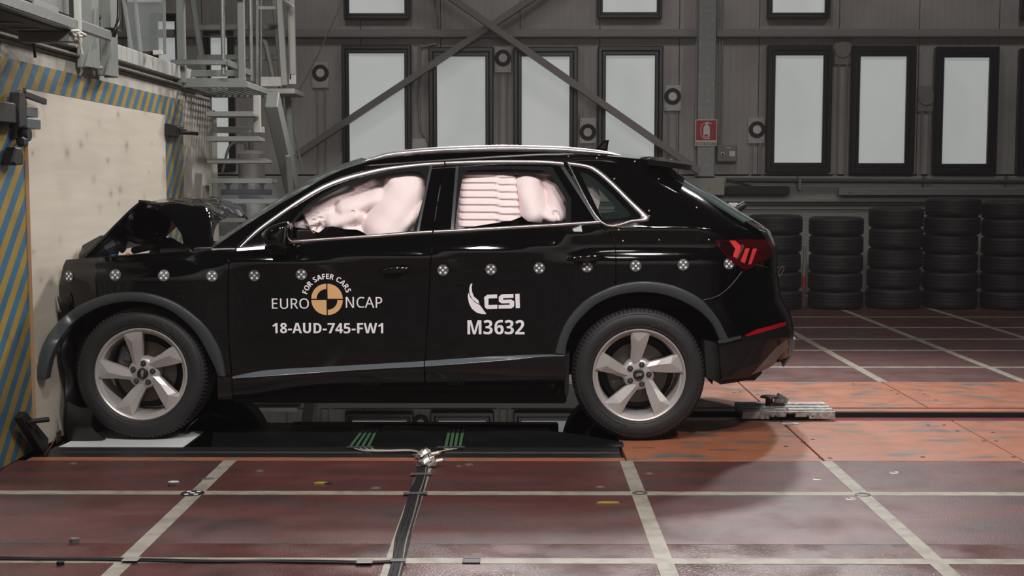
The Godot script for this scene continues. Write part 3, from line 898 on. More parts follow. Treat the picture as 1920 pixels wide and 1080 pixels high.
	place("pad", Shape.new().prism(PackedVector2Array([Vector2(-0.1, -0.055), Vector2(-0.05, -0.07), Vector2(0.05, -0.065), Vector2(0.055, -0.02), Vector2(0.03, 0.02), Vector2(-0.04, 0.02)]), Transform3D(Basis(Vector3(0, 0, -1), Vector3(0, 1, 0), Vector3(1, 0, 0)), Vector3(0.01, -0.19, 0.02)), 0.05, 0.008), blk, t)
	c = at_x(325, 245, FACE + 0.05)
	t = thing("edge_clamp", "small black screw clamp on the far edge of the plywood", "clamp", Vector3(FACE + 0.014, c.y, c.z))
	place("body", span(Vector3(0, -0.045, -0.13), Vector3(0.05, 0.045, 0.16), 0.006), blk, t)
	place("finger", span(Vector3(0.03, -0.02, -0.3), Vector3(0.06, 0.02, -0.1), 0.006), blk, t)
	place("screw", Shape.new().tube([Vector3(0.03, -0.005, -0.12), Vector3(0.12, -0.01, -0.36)], 0.014, 10), blk, t)
	place("spindle", Shape.new().tube([Vector3(0.03, 0.03, -0.06), Vector3(0.1, 0.03, -0.06)], 0.012, 10), zin, t)
	# the slotted black stop at the foot
	var f1 := at_x(45, 780, FACE + 0.08)
	t = thing("slotted_bracket", "black slotted steel bracket leaning at the foot of the plywood", "bracket", Vector3(FACE + 0.02, 0, f1.z))
	var br := Shape.new()
	var fz := Transform3D(Basis(Vector3(0, 0, -1), Vector3(0, 1, 0), Vector3(1, 0, 0)), Vector3(0.03, 0, 0))
	br.prism(PackedVector2Array([Vector2(-0.06, 0.24), Vector2(0.01, 0.26), Vector2(0.30, 0.07), Vector2(0.30, -0.0), Vector2(0.22, 0.004)]), fz, 0.04, 0.004)
	br.prism(PackedVector2Array([Vector2(0.0, 0.205), Vector2(0.03, 0.215), Vector2(0.09, 0.175), Vector2(0.06, 0.165)]), fz.translated(Vector3(0.04, 0, 0)), 0.012, 0.002)
	place("bracket_body", br, blk, t)
	place("slot", Shape.new().prism(PackedVector2Array([Vector2(0.11, 0.14), Vector2(0.13, 0.155), Vector2(0.24, 0.08), Vector2(0.22, 0.065)]), fz.translated(Vector3(0.0395, 0, 0)), 0.002), mat("hole black", 0, 0, 0), t)
	place("bolt", Shape.new().tube([Vector3(0.05, 0.2, -0.04), Vector3(0.14, 0.2, -0.12)], 0.013, 10), blk, t)
	# thin red wire and two tape pads at the floor edge of the plywood
	var w1 := at_x(85, 845, FACE + 0.05)
	tag(place("red_wire", Shape.new().tube(smooth_path([at_y(84, 852, 0.012), at_x(96, 836, FACE + 0.06), at_x(104, 822, FACE + 0.06), at_x(112, 818, FACE + 0.06), at_x(130, 818, FACE + 0.08)], 5), 0.005, 6), mat("wire red", 96, 40, 36, 0.5)), "thin dark red wire running up the foot of the plywood", "wire")
	for q in [[110.5, 813, "upper"], [110.5, 824, "lower"]]:
		var p := at_x(q[0], q[1], FACE + 0.036)
		tag(place("tape_pad", box(p, Vector3(0.003, 0.026, 0.07)), mat("tape grey", 84, 86, 88, 0.6)), "small grey tape pad on the plywood foot, %s of two on the red wire" % q[2], "tape")

func rect(r: Rect2) -> PackedVector2Array:
	return PackedVector2Array([r.position, Vector2(r.end.x, r.position.y), r.end, Vector2(r.position.x, r.end.y)])

func plywood_texture() -> ImageTexture:
	var f := FastNoiseLite.new()
	f.seed = 21
	f.frequency = 0.012
	f.fractal_octaves = 4
	var f2 := FastNoiseLite.new()
	f2.seed = 5
	f2.frequency = 0.004
	var r := RandomNumberGenerator.new()
	r.seed = 33
	var knots := []
	for k in 42:
		knots.append([r.randf() * 1024, r.randf() * 768, r.randf_range(4, 9), r.randf_range(0.35, 0.9)])
	var im := Image.create(1024, 768, false, Image.FORMAT_RGB8)
	for y in 768:
		for x in 1024:
			var bend := 0.0
			var dark := 0.0
			for q in knots:
				var dx: float = (x - q[0])
				var dy: float = (y - q[1])
				if absf(dx) < 70 and absf(dy) < 50:
					var d: float = sqrt(dx * dx * 0.45 + dy * dy) / q[2]
					bend += 14.0 * exp(-d * 0.35) * signf(dy)
					dark += q[3] * (exp(-d * d * 0.7) * 0.9 + 0.22 * exp(-d * 0.55))
			var v := f.get_noise_2d(x * 0.22, (y + bend) * 3.2)
			var t := 0.5 + v * 0.55 + f2.get_noise_2d(x, y) * 0.3
			var c := Color(0.80, 0.77, 0.71).lerp(Color(0.75, 0.715, 0.655), clampf(t, 0, 1))
			c = c.lerp(Color(0.36, 0.29, 0.24), clampf(dark * 0.42, 0, 0.75))
			im.set_pixel(x, y, c)
	return ImageTexture.create_from_image(im)

# ================================================================ gantry and stairs
func build_gantry() -> void:
	var gal := galvanised()
	var grey := mat("grey painted steel", 122, 127, 122, 0.5)
	var lt := mat("light painted steel", 170, 172, 165, 0.5)
	# near deck that overhangs the barrier
	var t := thing("near_platform", "galvanised walkway deck overhanging the barrier at the top left", "platform")
	var za := 1.6
	var z1 := at_x(145, 50, -2.2).z
	var yt := at_x(145, 45, -2.2).y
	var a := Shape.new()
	a.box(Vector3(-2.2, yt - 0.01, (za + z1) / 2), Vector3(0.03, 0.055, za - z1), Basis.IDENTITY, 0.006)
	a.box(Vector3(-2.225, yt - 0.035, (za + z1) / 2), Vector3(0.07, 0.01, za - z1), Basis.IDENTITY, 0.002)
	place("edge_channel", a, gal, t)
	place("toe_plate", span(Vector3(-2.24, yt + 0.04, za), Vector3(-2.232, yt + 0.5, z1 + 0.02), 0.002), gal, t)
	place("splice", span(Vector3(-2.195, yt + 0.012, z1 + 0.62), Vector3(-2.186, yt + 0.04, z1 + 0.3), 0.002), grey, t)
	place("deck", span(Vector3(-2.46, yt - 0.05, za), Vector3(-2.23, yt - 0.02, z1), 0.002), mat("deck steel", 70, 68, 66, 0.6, 0.3), t)
	for k in 6:
		place("deck_slot", span(Vector3(-2.42, yt - 0.056, za - 0.2 - k * 0.23), Vector3(-2.3, yt - 0.049, za - 0.24 - k * 0.23)), gal, t)
	place("cross_beam", span(Vector3(-2.46, yt - 0.1, z1 + 0.04), Vector3(-2.2, yt - 0.045, z1 + 0.1), 0.006), grey, t)
	place("upright", Shape.new().bar(Vector3(-2.19, yt - 0.1, z1 + 0.02), Vector3(-2.19, 4.2, z1 + 0.02), 0.03, 0.03), lt, t)
	var z2 := at_x(205, 55, -2.2).z
	place("short_channel", span(Vector3(-2.22, yt - 0.03, z1), Vector3(-2.19, yt + 0.025, z2), 0.005), gal, t)
	place("short_plate", span(Vector3(-2.5, yt - 0.085, z1 - 0.02), Vector3(-2.22, yt - 0.04, z1 - 0.03), 0.002), lt, t)
	# cord knotted round the upright
	var kn := at_x(146, 62, -2.17)
	var cd := thing("rope_end", "knotted white cord end hanging from the walkway corner", "cord")
	place("cord", Shape.new().tube(smooth_path([kn, at_x(148, 72, -2.17), at_x(151, 86, -2.17), at_x(154, 101, -2.17)], 5), 0.006, 8), mat("cord white", 208, 204, 196, 0.8), cd)
	place("knot", Shape.new().tube(smooth_path([kn + Vector3(0.02, 0, 0.03), kn + Vector3(0.03, -0.01, -0.02), kn + Vector3(-0.02, -0.012, -0.02), kn + Vector3(-0.02, 0.006, 0.03), kn + Vector3(0.015, 0.01, 0.02)], 5), 0.007, 8), mat("cord white", 0, 0, 0), cd)
	# beam and cable tray along the top of the block
	t = thing("top_beam", "grey steel beam lying along the top edge of the barrier block", "beam")
	place("lower_flange", span(Vector3(FACE - 0.12, 2.119, 1.6), Vector3(FACE + 0.04, 2.134, -3.4), 0.003), mat("beam brown grey", 104, 98, 90, 0.6), t)
	place("web", span(Vector3(FACE - 0.06, 2.135, 1.6), Vector3(FACE - 0.03, 2.27, -3.4)), grey, t)
	place("bearing_strip", span(Vector3(FACE - 0.1, 2.1005, 1.6), Vector3(FACE - 0.005, 2.118, -3.4), 0.004), conc_strip(), t)
	t = thing("cable_tray", "pale grey cable tray divided by narrow joints on the top beam", "cable tray")
	var k := 0
	var z := 0.55
	while z > -3.2:
		place("tray_cover", span(Vector3(FACE - 0.02, 2.17, z), Vector3(FACE + 0.03, 2.27, z - 0.115), 0.006), lt, t)
		z -= 0.12
		k += 1
	place("tray_spine", span(Vector3(FACE - 0.028, 2.165, 0.55), Vector3(FACE - 0.018, 2.275, -3.2)), grey, t)
	# two channel posts with a black slide unit between them
	for q in [[178, 16, 0.1, "channel post of grey steel on the barrier beam, nearer of two"], [213, 16, 0.1, "channel post of grey steel on the barrier beam, farther of two"]]:
		var p := at_x(q[0], 112, FACE + 0.1)
		var o := thing("channel_post", q[3], "post", Vector3(FACE + 0.1, 2.06 if q[0] < 200 else 2.04, p.z))
		var s := Shape.new()
		s.box(Vector3(0, 1.1, 0), Vector3(0.016, 2.2, 0.14), Basis.IDENTITY, 0.003)
		s.box(Vector3(-0.04, 1.1, 0.065), Vector3(0.08, 2.2, 0.014), Basis.IDENTITY, 0.003)
		s.box(Vector3(-0.04, 1.1, -0.065), Vector3(0.08, 2.2, 0.014), Basis.IDENTITY, 0.003)
		place("channel", s, grey, o)
		place("gusset", Shape.new().prism(PackedVector2Array([Vector2(0, 0), Vector2(0.09, 0.0), Vector2(0, 0.12)]), Transform3D(Basis(Vector3(0, 0, 1), Vector3(0, 1, 0), Vector3(-1, 0, 0)), Vector3(0.008, 0.0, 0.07)), 0.014), grey, o)
		if q[0] > 200:
			for y in [0.28, 0.53]:
				place("cable_tie", box(Vector3(-0.02, y, 0.0), Vector3(0.1, 0.012, 0.155), 0.002), mat("clamp black", 0, 0, 0), o)
	var mid := at_x(195, 75, FACE + 0.1)
	t = thing("slide_unit", "black slide unit between the two channel posts", "slide unit", Vector3(FACE + 0.02, mid.y, mid.z))
	place("body", box(Vector3(0, 0.0, 0), Vector3(0.09, 0.26, 0.1), 0.01), mat("clamp black", 0, 0, 0), t)
	place("cap", box(Vector3(0, 0.14, 0), Vector3(0.1, 0.03, 0.12), 0.006), mat("clamp black", 0, 0, 0), t)
	place("shoe", box(Vector3(0.02, -0.16, 0), Vector3(0.08, 0.02, 0.09), 0.004), mat("shoe copper", 170, 140, 120, 0.5), t)
	place("guide", Shape.new().tube([Vector3(0.02, 0.15, 0.02), Vector3(0.02, 1.6, 0.02)], 0.035, 12), mat("guide black", 20, 20, 21, 0.4), t)
	tag(place("loop_cable", Shape.new().tube(smooth_path([at_x(223, -6, FACE + 0.2), at_x(222, 36, FACE + 0.2), at_x(217, 54, FACE + 0.2), at_x(213, 68, FACE + 0.18)], 6), 0.012, 8), mat("clamp black", 0, 0, 0)), "black cable looping down beside the farther channel post", "cable")
	tag(place("thin_cable", Shape.new().tube(smooth_path([at_x(66, 58, FACE + 0.1), at_x(62, 68, FACE + 0.08), at_x(64, 90, FACE + 0.06), at_x(66, 107, FACE + 0.05)], 6), 0.008, 8), mat("clamp black", 0, 0, 0)), "thin black cable hanging from the walkway over the stripes", "cable")
	# clear guard panel
	var g1 := at_x(243, 112, FACE)
	t = thing("guard_panel", "clear scratched plastic guard panel standing behind the channel posts", "guard panel", Vector3(FACE - 0.1, 2.27, at_x(240, 90, FACE - 0.1).z))
	var pl := mat("clear guard", 150, 158, 158, 0.2)
	pl.transparency = BaseMaterial3D.TRANSPARENCY_ALPHA
	pl.albedo_color = Color(0.7, 0.74, 0.74, 0.16)
	place("pane", span(Vector3(0.0, 0.02, 0), Vector3(0.25, 0.72, 0.008)), pl, t)
	var fr := Shape.new()
	for y in [0.36, 0.62]:
		fr.bar(Vector3(0.0, y, -0.02), Vector3(0.25, y, -0.02), 0.012, 0.02)
	place("cross_bar", fr, lt, t)
	fr = Shape.new()
	fr.bar(Vector3(0.25, 0, 0), Vector3(0.25, 0.75, 0), 0.012, 0.02)
	fr.bar(Vector3(0.02, 0, -0.02), Vector3(-0.08, 0.75, -0.02), 0.02, 0.02)
	fr.bar(Vector3(0.08, 0, -0.02), Vector3(0.02, 0.75, -0.02), 0.02, 0.02)
	place("upright", fr, grey, t)
	place("foot_block", box(Vector3(0.2, 0.01, 0), Vector3(0.06, 0.03, 0.03), 0.004), mat("cord white", 0, 0, 0), t)
	# the basket with its grating
	t = thing("basket_platform", "galvanised basket platform with a grating floor beside the barrier end", "platform")
	var y0 := 2.14
	var xr := -2.08
	var xl := -2.55
	var zn := -2.9
	var zr := -4.02
	var gr := Shape.new()
	var n := 0
	var zz := zn
	while zz > zr:
		gr.box(Vector3((xl + xr) / 2, y0 - 0.012, zz), Vector3(xr - xl, 0.0022, 0.022))
		zz -= 0.075
	var xx := xl
	while xx < xr:
		gr.box(Vector3(xx, y0 - 0.012, (zn + zr) / 2), Vector3(0.02, 0.002, zn - zr))
		xx += 0.05
	place("grating", gr, gal, t)
	var fr1 := Shape.new()
	fr1.box(Vector3((xl + xr) / 2, y0 + 0.005, zn + 0.02), Vector3(xr - xl + 0.05, 0.07, 0.03), Basis.IDENTITY, 0.006)
	fr1.box(Vector3((xl + xr) / 2, y0 - 0.005, zr - 0.02), Vector3(xr - xl + 0.05, 0.05, 0.03), Basis.IDENTITY, 0.006)
	fr1.box(Vector3(xr + 0.015, y0 - 0.005, (zn + zr) / 2), Vector3(0.03, 0.05, zn - zr), Basis.IDENTITY, 0.006)
	fr1.box(Vector3(xl - 0.015, y0 - 0.005, (zn + zr) / 2), Vector3(0.03, 0.05, zn - zr), Basis.IDENTITY, 0.006)
	place("floor_frame", fr1, grey, t)
	place("toe_rail", Shape.new().box(Vector3((xl + xr) / 2 - 0.06, y0 + 0.145, zn + 0.16), Vector3(xr - xl - 0.06, 0.04, 0.03), Basis.IDENTITY, 0.006), gal, t)
	place("toe_rail", Shape.new().box(Vector3((xl + xr) / 2, y0 + 0.1, zn - 0.25), Vector3(xr - xl, 0.05, 0.02), Basis.IDENTITY, 0.004), grey, t)
	place("toe_rail", Shape.new().bar(Vector3(xr - 0.09, y0 + 0.145, zn + 0.16), Vector3(xr, y0 + 0.1, zn - 0.28), 0.03, 0.045), gal, t)
	for q in [[-2.53, -2.86, 0.06, false], [-2.2, -2.78, 0.034, true], [-2.1, -2.95, 0.05, false], [-2.12, -3.4, 0.03, true]]:
		var s := Shape.new()
		if q[3]:
			s.tube([Vector3(q[0], y0 + 0.06, q[1]), Vector3(q[0], 3.9, q[1])], q[2] / 2, 14)
		else:
			s.box(Vector3(q[0], y0 + 0.9, q[1]), Vector3(q[2], 1.8, q[2]), Basis.IDENTITY, 0.006)
		place("corner_post", s, gal if q[3] else grey, t)
	place("hand_rail", Shape.new().box(Vector3((xl + xr) / 2, y0 + 0.66, zn + 0.02), Vector3(xr - xl + 0.1, 0.06, 0.05), Basis.IDENTITY, 0.008), grey, t)
	place("gusset", Shape.new().bar(Vector3(-2.53, y0 + 0.64, zn + 0.03), Vector3(-2.3, y0 + 0.75, zn + 0.05), 0.03, 0.05), grey, t)
	# leaning ladder behind the basket
	t = thing("frame_ladder", "grey tube ladder frame with two cross bars, leaning behind the basket", "ladder")
	var dz := -4.6
	for q in [[361, -6, 385, 150], [514, -6, 531, 170]]:
		place("stile", Shape.new().bar(at_z(q[2], q[3], dz), at_z(q[0], q[1], dz), 0.05, 0.05, Vector3.BACK, 0.008), grey, t)
	for q in [[363, 52, 524, 50], [370, 108, 530, 108]]:
		place("cross_bar", Shape.new().bar(at_z(q[0], q[1], dz), at_z(q[2], q[3], dz), 0.04, 0.05, Vector3.UP, 0.006), grey, t)
	# stairs going down behind the barrier
	t = thing("steel_stairs", "open steel stairs coming down behind the barrier end", "stairs")
	var sx := -2.0
	var tr := [[216, 480], [262, 492], [303, 505], [340, 515], [378, 525], [413, 534], [446, 543], [476, 551], [504, 558]]
	for q in tr:
		var p := at_x(q[1], q[0], sx)
		var s := Shape.new()
		var xw: float = -2.9 if p.z < -4.15 else 572.0 * (p.z - EYE.z) / FOCAL - 0.03
		s.box(Vector3((sx + xw) / 2, p.y, p.z), Vector3(sx - xw, 0.03, 0.22), Basis.IDENTITY, 0.004)
		s.box(Vector3((sx + xw) / 2, p.y + 0.004, p.z + 0.11), Vector3(sx - xw, 0.038, 0.012), Basis.IDENTITY, 0.003)
		place("tread", s, grey, t)
	var p1 := at_x(498, 186, sx)
	var p2 := at_x(545, 385, sx)
	var low := p1.lerp(p2, 2.45)
	place("stringer", Shape.new().bar(p1 + Vector3(0.05, 0, 0), low + Vector3(0.05, 0, 0), 0.1, 0.16, Vector3.UP, 0.006), grey, t)
	place("stringer", Shape.new().bar(p1.lerp(low, 0.42) + Vector3(-0.94, 0, 0), low + Vector3(-0.94, 0, 0), 0.05, 0.16, Vector3.UP, 0.006), grey, t)
	place("landing_beam", span(Vector3(-2.42, at_x(480, 247, sx).y, -3.2), Vector3(sx + 0.01, at_x(480, 235, sx).y, -3.24), 0.003), lt, t)
	place("landing_post", span(Vector3(sx - 0.05, at_x(484, 248, sx).y, -3.1), Vector3(sx, at_x(484, 178, sx).y, -3.16), 0.004), lt, t)
	var hr := Shape.new()
	hr.tube([at_x(540, 292, sx + 0.12), at_x(545, 362, sx + 0.12)], 0.025, 12)
	place("rail_post", hr, gal, t)
	# upper landing cage at the head of the stairs
	t = thing("stair_cage", "pale galvanised cage with a white toe board at the head of the stairs", "cage")
	var d0 := -4.2
	var uprights := [[483, 170, 483, -10, 0.03], [490, 170, 490, -10, 0.018], [534, 160, 524, -10, 0.05], [545, 150, 540, -10, 0.02], [550, 140, 547, -10, 0.045]]
	for q in uprights:
		place("upright", Shape.new().bar(at_z(q[0], q[1], d0), at_z(q[2], q[3], d0), q[4], q[4], Vector3.BACK, 0.004), gal if q[4] < 0.04 else lt, t)
	for q in [[485, 15, 518, 15], [484, 170, 545, 170]]:
		place("rail", Shape.new().bar(at_z(q[0], q[1], d0), at_z(q[2], q[3], d0), 0.03, 0.03, Vector3.UP, 0.004), lt, t)
	place("rail", Shape.new().bar(at_z(532, 2, d0), at_z(550, 14, d0 + 0.2), 0.03, 0.03, Vector3.UP, 0.004), lt, t)
	var b1 := at_z(489, 162, d0)
	var b2 := at_z(530, 144, d0)
	place("toe_board", span(Vector3(b1.x, b1.y, d0 - 0.01), Vector3(b2.x, b2.y, d0 + 0.01), 0.003), mat("white board", 205, 202, 198, 0.6), t)
	var b3 := at_z(542, 158, d0)
	var b4 := at_z(555, 138, d0)
	place("toe_board", span(Vector3(b3.x, b3.y, d0 - 0.01), Vector3(b4.x, b4.y, d0 + 0.01), 0.003), mat("white board", 0, 0, 0), t)
	place("landing_edge", span(at_z(492, 176, d0) + Vector3(0, 0, -0.5), at_z(553, 166, d0) + Vector3(0, 0, 0.02), 0.006), lt, t)
	place("bent_rail", Shape.new().tube(smooth_path([at_z(488, 80, d0 - 0.3), at_z(494, 78, d0 - 0.3), at_z(499, 86, d0 - 0.3), at_z(512, 145, d0 - 0.3)], 5), 0.022, 10), grey, t)
	place("cage_leg", Shape.new().bar(at_z(540, 178, d0 - 0.4), at_z(548, 292, d0 - 0.4), 0.05, 0.05, Vector3.BACK, 0.006), grey, t)
	for q in [[518, 178, 545, 290], [535, 178, 568, 320]]:
		tag(place("stay_wire", Shape.new().tube([at_z(q[0], q[1], -5.4), at_z(q[2], q[3], -5.4)], 0.008, 6), mat("pale cable", 0, 0, 0)), "taut pale stay wire below the stair cage, %s" % ["nearer the stairs" if q[0] < 520 else "farther from the stairs"], "wire", "stay wires below the cage")
	# yellow crane pendant and the white tank seen between the treads
	var yc := at_z(526, 276, -6.2)
	t = thing("yellow_pendant", "yellow crane pendant hanging beside the stairs", "pendant control", yc)
	place("case", Shape.new().box(Vector3.ZERO, Vector3(0.075, 0.24, 0.06), Basis.IDENTITY, 0.015), mat("pendant yellow", 178, 128, 30, 0.5), t)
	place("cable", Shape.new().tube([Vector3(0, 0.12, 0), Vector3(0.0, 2.4, 0)], 0.012, 8), mat("clamp black", 0, 0, 0), t)
	place("button_row", box(Vector3(0, 0.02, 0.031), Vector3(0.02, 0.15, 0.006), 0.002), mat("clamp black", 0, 0, 0), t)
	var wt := at_z(472, 345, -6.8)
	t = thing("white_tank", "pale round tank standing behind the stairs", "tank", Vector3(wt.x, 0, wt.z))
	place("shell", Shape.new().lathe([Vector2(0, 1.74), Vector2(0.1, 1.735), Vector2(0.14, 1.7), Vector2(0.14, 0.1), Vector2(0.12, 0.0)], Transform3D.IDENTITY, 24), mat("tank white", 176, 174, 168, 0.5), t)
	place("hose", Shape.new().tube(smooth_path([Vector3(-0.05, 1.74, 0), Vector3(-0.08, 1.82, 0), Vector3(-0.22, 1.78, 0.02), Vector3(-0.3, 1.5, 0.04)], 6), 0.014, 8), grey, t)
	place("valve", Shape.new().tube([Vector3(0, 1.73, 0), Vector3(0, 1.86, 0)], 0.03, 10), grey, t)
	var rk := at_z(455, 348, -6.5)
	t = thing("valve_rack", "dark valve rack on a stand behind the stairs, left of the tank", "valve rack", Vector3(rk.x, 0, rk.z))
	place("stand", Shape.new().box(Vector3(0, 0.6, 0), Vector3(0.06, 1.2, 0.06), Basis.IDENTITY, 0.006), mat("clamp black", 0, 0, 0), t)
	place("manifold", Shape.new().tube([Vector3(-0.22, 1.3, 0), Vector3(0.3, 1.3, 0)], 0.03, 12), mat("clamp black", 0, 0, 0), t)
	for ux in [-0.15, 0.02, 0.2]:
		place("hand_wheel", Shape.new().lathe([Vector2(0, 0.05), Vector2(0.05, 0.05), Vector2(0.06, 0.03), Vector2(0.02, 0.0), Vector2(0.02, -0.05)], Transform3D(Basis.IDENTITY, Vector3(ux, 1.37, 0)), 16), mat("clamp black", 0, 0, 0), t)

func conc_strip() -> StandardMaterial3D:
	return mats["pale concrete"]
# ================================================================ the car
const MID := -0.925            # lengthwise middle plane of the car
const CORNER := 0.55           # how far round the tail corners reach
const ROUND := 2.6
var car: Node3D
var belt := []
var crease_a := []
var crease_b := []
var tail := []

func line_at(pts: Array, x: float) -> float:                # a curve given by points that rise in x
	if x <= pts[0].x:
		return pts[0].y
	for i in pts.size() - 1:
		if x <= pts[i + 1].x:
			return lerpf(pts[i].y, pts[i + 1].y, (x - pts[i].x) / (pts[i + 1].x - pts[i].x))
	return pts[pts.size() - 1].y

func traced(a: Array, z: float, swap := false) -> Array:
	var out := []
	for p in pairs(a):
		var q := at_z(p.x, p.y, z)
		out.append(Vector2(q.y, q.x) if swap else Vector2(q.x, q.y))
	return out

func soft(t: float, r := 0.012) -> float:
	return 0.5 * (t + sqrt(t * t + r * r))

func inward(x: float, y: float) -> float:                   # how far the flank lies inside its widest plane
	var d2 := soft(y - line_at(belt, x), 0.02)
	var w := smoothstep(0.12, 0.34, x)
	var t1 := y - line_at(crease_a, x)
	var t2 := y - line_at(crease_b, x)
	var a := 0.27 * soft(t1) + 0.0125 * (1.0 - exp(-soft(t1, 0.006) / 0.02)) + 0.022 * (1.0 - exp(-soft(-t1) / 0.1))
	var b := 0.27 * soft(t2) + 0.0115 * (1.0 - exp(-soft(t2, 0.006) / 0.02)) + 0.03 * (1.0 - exp(-soft(-t2) / 0.12)) + 0.02
	var r := lerpf(a, b, w) + 0.34 * d2 + 0.3 * d2 * d2
	r -= 0.042 * exp(-pow((x - 0.68) / 0.5, 4.0)) * smoothstep(1.075, 0.965, y)
	r -= 0.036 * exp(-pow((x + 2.05) / 0.42, 4.0)) * smoothstep(0.975, 0.88, y)
	r += 0.6 * pow(maxf(0.0, 0.40 - y), 2.0)
	r += 1.1 * pow(maxf(0.0, -2.2 - x), 2.0)
	return r

func skin_z(x: float, y: float) -> float:
	var r := inward(x, y)
	var xr := line_at(tail, y)
	var u := clampf((x - xr + CORNER) / CORNER, 0.0, 0.992)
	return -r - (-MID - r) * (1.0 - pow(1.0 - pow(u, ROUND), 1.0 / ROUND))

func skin_n(x: float, y: float) -> Vector3:
	var e := 0.004
	return Vector3(-(skin_z(x + e, y) - skin_z(x - e, y)) / (2 * e), -(skin_z(x, y + e) - skin_z(x, y - e)) / (2 * e), 1.0).normalized()

func on_car(px: float, py: float) -> Vector3:               # the flank point on that line of sight
	var z := -0.1
	var p := Vector3.ZERO
	for k in 26:
		p = at_z(px, py, z)
		z = lerpf(z, skin_z(p.x, p.y), 0.6)
	return p

func flank(a: Array, n := 0) -> PackedVector2Array:          # a traced outline as flank coordinates
	var pts := pairs(a)
	var out := PackedVector2Array()
	for p in (smooth_path(pts, n, true) if n > 0 else pts):
		var q := on_car(p.x, p.y)
		out.append(Vector2(q.x, q.y))
	return out

func cut(poly: PackedVector2Array, holes: Array, lo: Vector2, hi: Vector2) -> Array:
	var got: Array = Geometry2D.intersect_polygons(poly, PackedVector2Array([lo, Vector2(hi.x, lo.y), hi, Vector2(lo.x, hi.y)]))
	for h in holes:
		var rest := []
		for p in got:
			for c in Geometry2D.clip_polygons(p, h):
				rest.append(c)
		got = rest
	return got

# A piece of the flank: the outline less its holes, laid on a surface and given an edge that turns inward
func skin(poly: PackedVector2Array, holes := [], off := 0.0, depth := 0.014, cell := 0.03, surf = null, far := false) -> Shape:
	var s := Shape.new()
	var own: bool = surf != null
	var lo := poly[0]
	var hi := poly[0]
	for p in poly:
		lo = lo.min(p); hi = hi.max(p)
	var seen_v := {}
	var cx := lo.x
	while cx < hi.x:
		for strip in cut(poly, holes, Vector2(cx, lo.y - 0.01), Vector2(cx + cell, hi.y + 0.01)):
			if Geometry2D.is_polygon_clockwise(strip):
				continue
			var sl := hi.y
			var sh := lo.y
			for p in strip:
				sl = minf(sl, p.y); sh = maxf(sh, p.y)
			var cy: float = floor(sl / cell) * cell
			while cy < sh:
				for piece in Geometry2D.intersect_polygons(strip, PackedVector2Array([Vector2(cx - 0.001, cy), Vector2(cx + cell + 0.001, cy), Vector2(cx + cell + 0.001, cy + cell), Vector2(cx - 0.001, cy + cell)])):
					var ids := Geometry2D.triangulate_polygon(piece)
					var at := []
					for p in piece:
						var key := Vector2i(roundi(p.x * 20000), roundi(p.y * 20000))
						if not seen_v.has(key):
							seen_v[key] = lay(s, p, off, surf, own, far)
						at.append(seen_v[key])
					for i in range(0, ids.size(), 3):
						s.tri_i(at[ids[i]], at[ids[i + 1]], at[ids[i + 2]])
				cy += cell
		cx += cell
	if depth > 0.0:
		var loops := [poly]
		loops.append_array(holes)
		for l in loops:
			var ccw := not Geometry2D.is_polygon_clockwise(l)
			var hole: bool = l != poly
			for i in l.size():
				var a: Vector2 = l[i]
				var b: Vector2 = l[(i + 1) % l.size()]
				var n := maxi(1, int(a.distance_to(b) / cell))
				for k in n:
					var p: Vector2 = a.lerp(b, float(k) / n)
					var q: Vector2 = a.lerp(b, float(k + 1) / n)
					if hole and not (Geometry2D.is_point_in_polygon(p, poly) or Geometry2D.is_point_in_polygon(q, poly)):
						continue
					var p3 := point(p, off, surf, own, far)
					var q3 := point(q, off, surf, own, far)
					var out := Vector3((b - a).y, -(b - a).x, 0) * (1.0 if ccw else -1.0) * (-1.0 if hole else 1.0)
					var inn := Vector3(0, 0, depth if far else -depth)
					s.quad(p3, q3, q3 + inn, p3 + inn, out)
	return s

func point(p: Vector2, off: float, surf, own: bool, far: bool) -> Vector3:
	var z: float = (surf.call(p.x, p.y) if own else skin_z(p.x, p.y)) + off
	return Vector3(p.x, p.y, 2 * MID - z if far else z)

func lay(s: Shape, p: Vector2, off: float, surf, own: bool, far: bool) -> int:
	var n: Vector3
	if own:
		var e := 0.003
		n = Vector3(-(surf.call(p.x + e, p.y) - surf.call(p.x - e, p.y)) / (2 * e), -(surf.call(p.x, p.y + e) - surf.call(p.x, p.y - e)) / (2 * e), 1.0).normalized()
	else:
		n = skin_n(p.x, p.y)
	if far:
		n.z = -n.z
	return s.vert(point(p, off, surf, own, far), n, p)

func part(called: String, m, material: Material, label := "") -> MeshInstance3D:
	var o := place(called, m, material, car, label)
	o.position = -car.position
	return o

func band(a: Array, b: Array, n := 8) -> Array:              # two traced edges as one closed outline in pixels
	var out := []
	for p in smooth_path(pairs(a), n):
		out.append_array([p.x, p.y])
	var back := smooth_path(pairs(b), n)
	back.reverse()
	for p in back:
		out.append_array([p.x, p.y])
	return out

func bend(s: Shape, off: float) -> Shape:                    # lays flat lettering on the flank
	for i in s.v.size():
		s.v[i].z += skin_z(s.v[i].x, s.v[i].y) + off
	return s

func fit_text(text: String, a: Vector2, b: Vector2, bold: bool) -> Shape:   # lettering between two traced corners (left bottom, right top)
	var m := letters(text, 0.1, bold, 0.0008)
	var bb := m.get_aabb()
	var p := on_car(a.x, a.y)
	var q := on_car(b.x, b.y)
	var sc := Vector3((q.x - p.x) / bb.size.x, (q.y - p.y) / bb.size.y, 1)
	var xf := Transform3D(Basis.from_scale(sc), Vector3(p.x - bb.position.x * sc.x, p.y - bb.position.y * sc.y, 0))
	var s := Shape.new().add(m, xf)
	return s

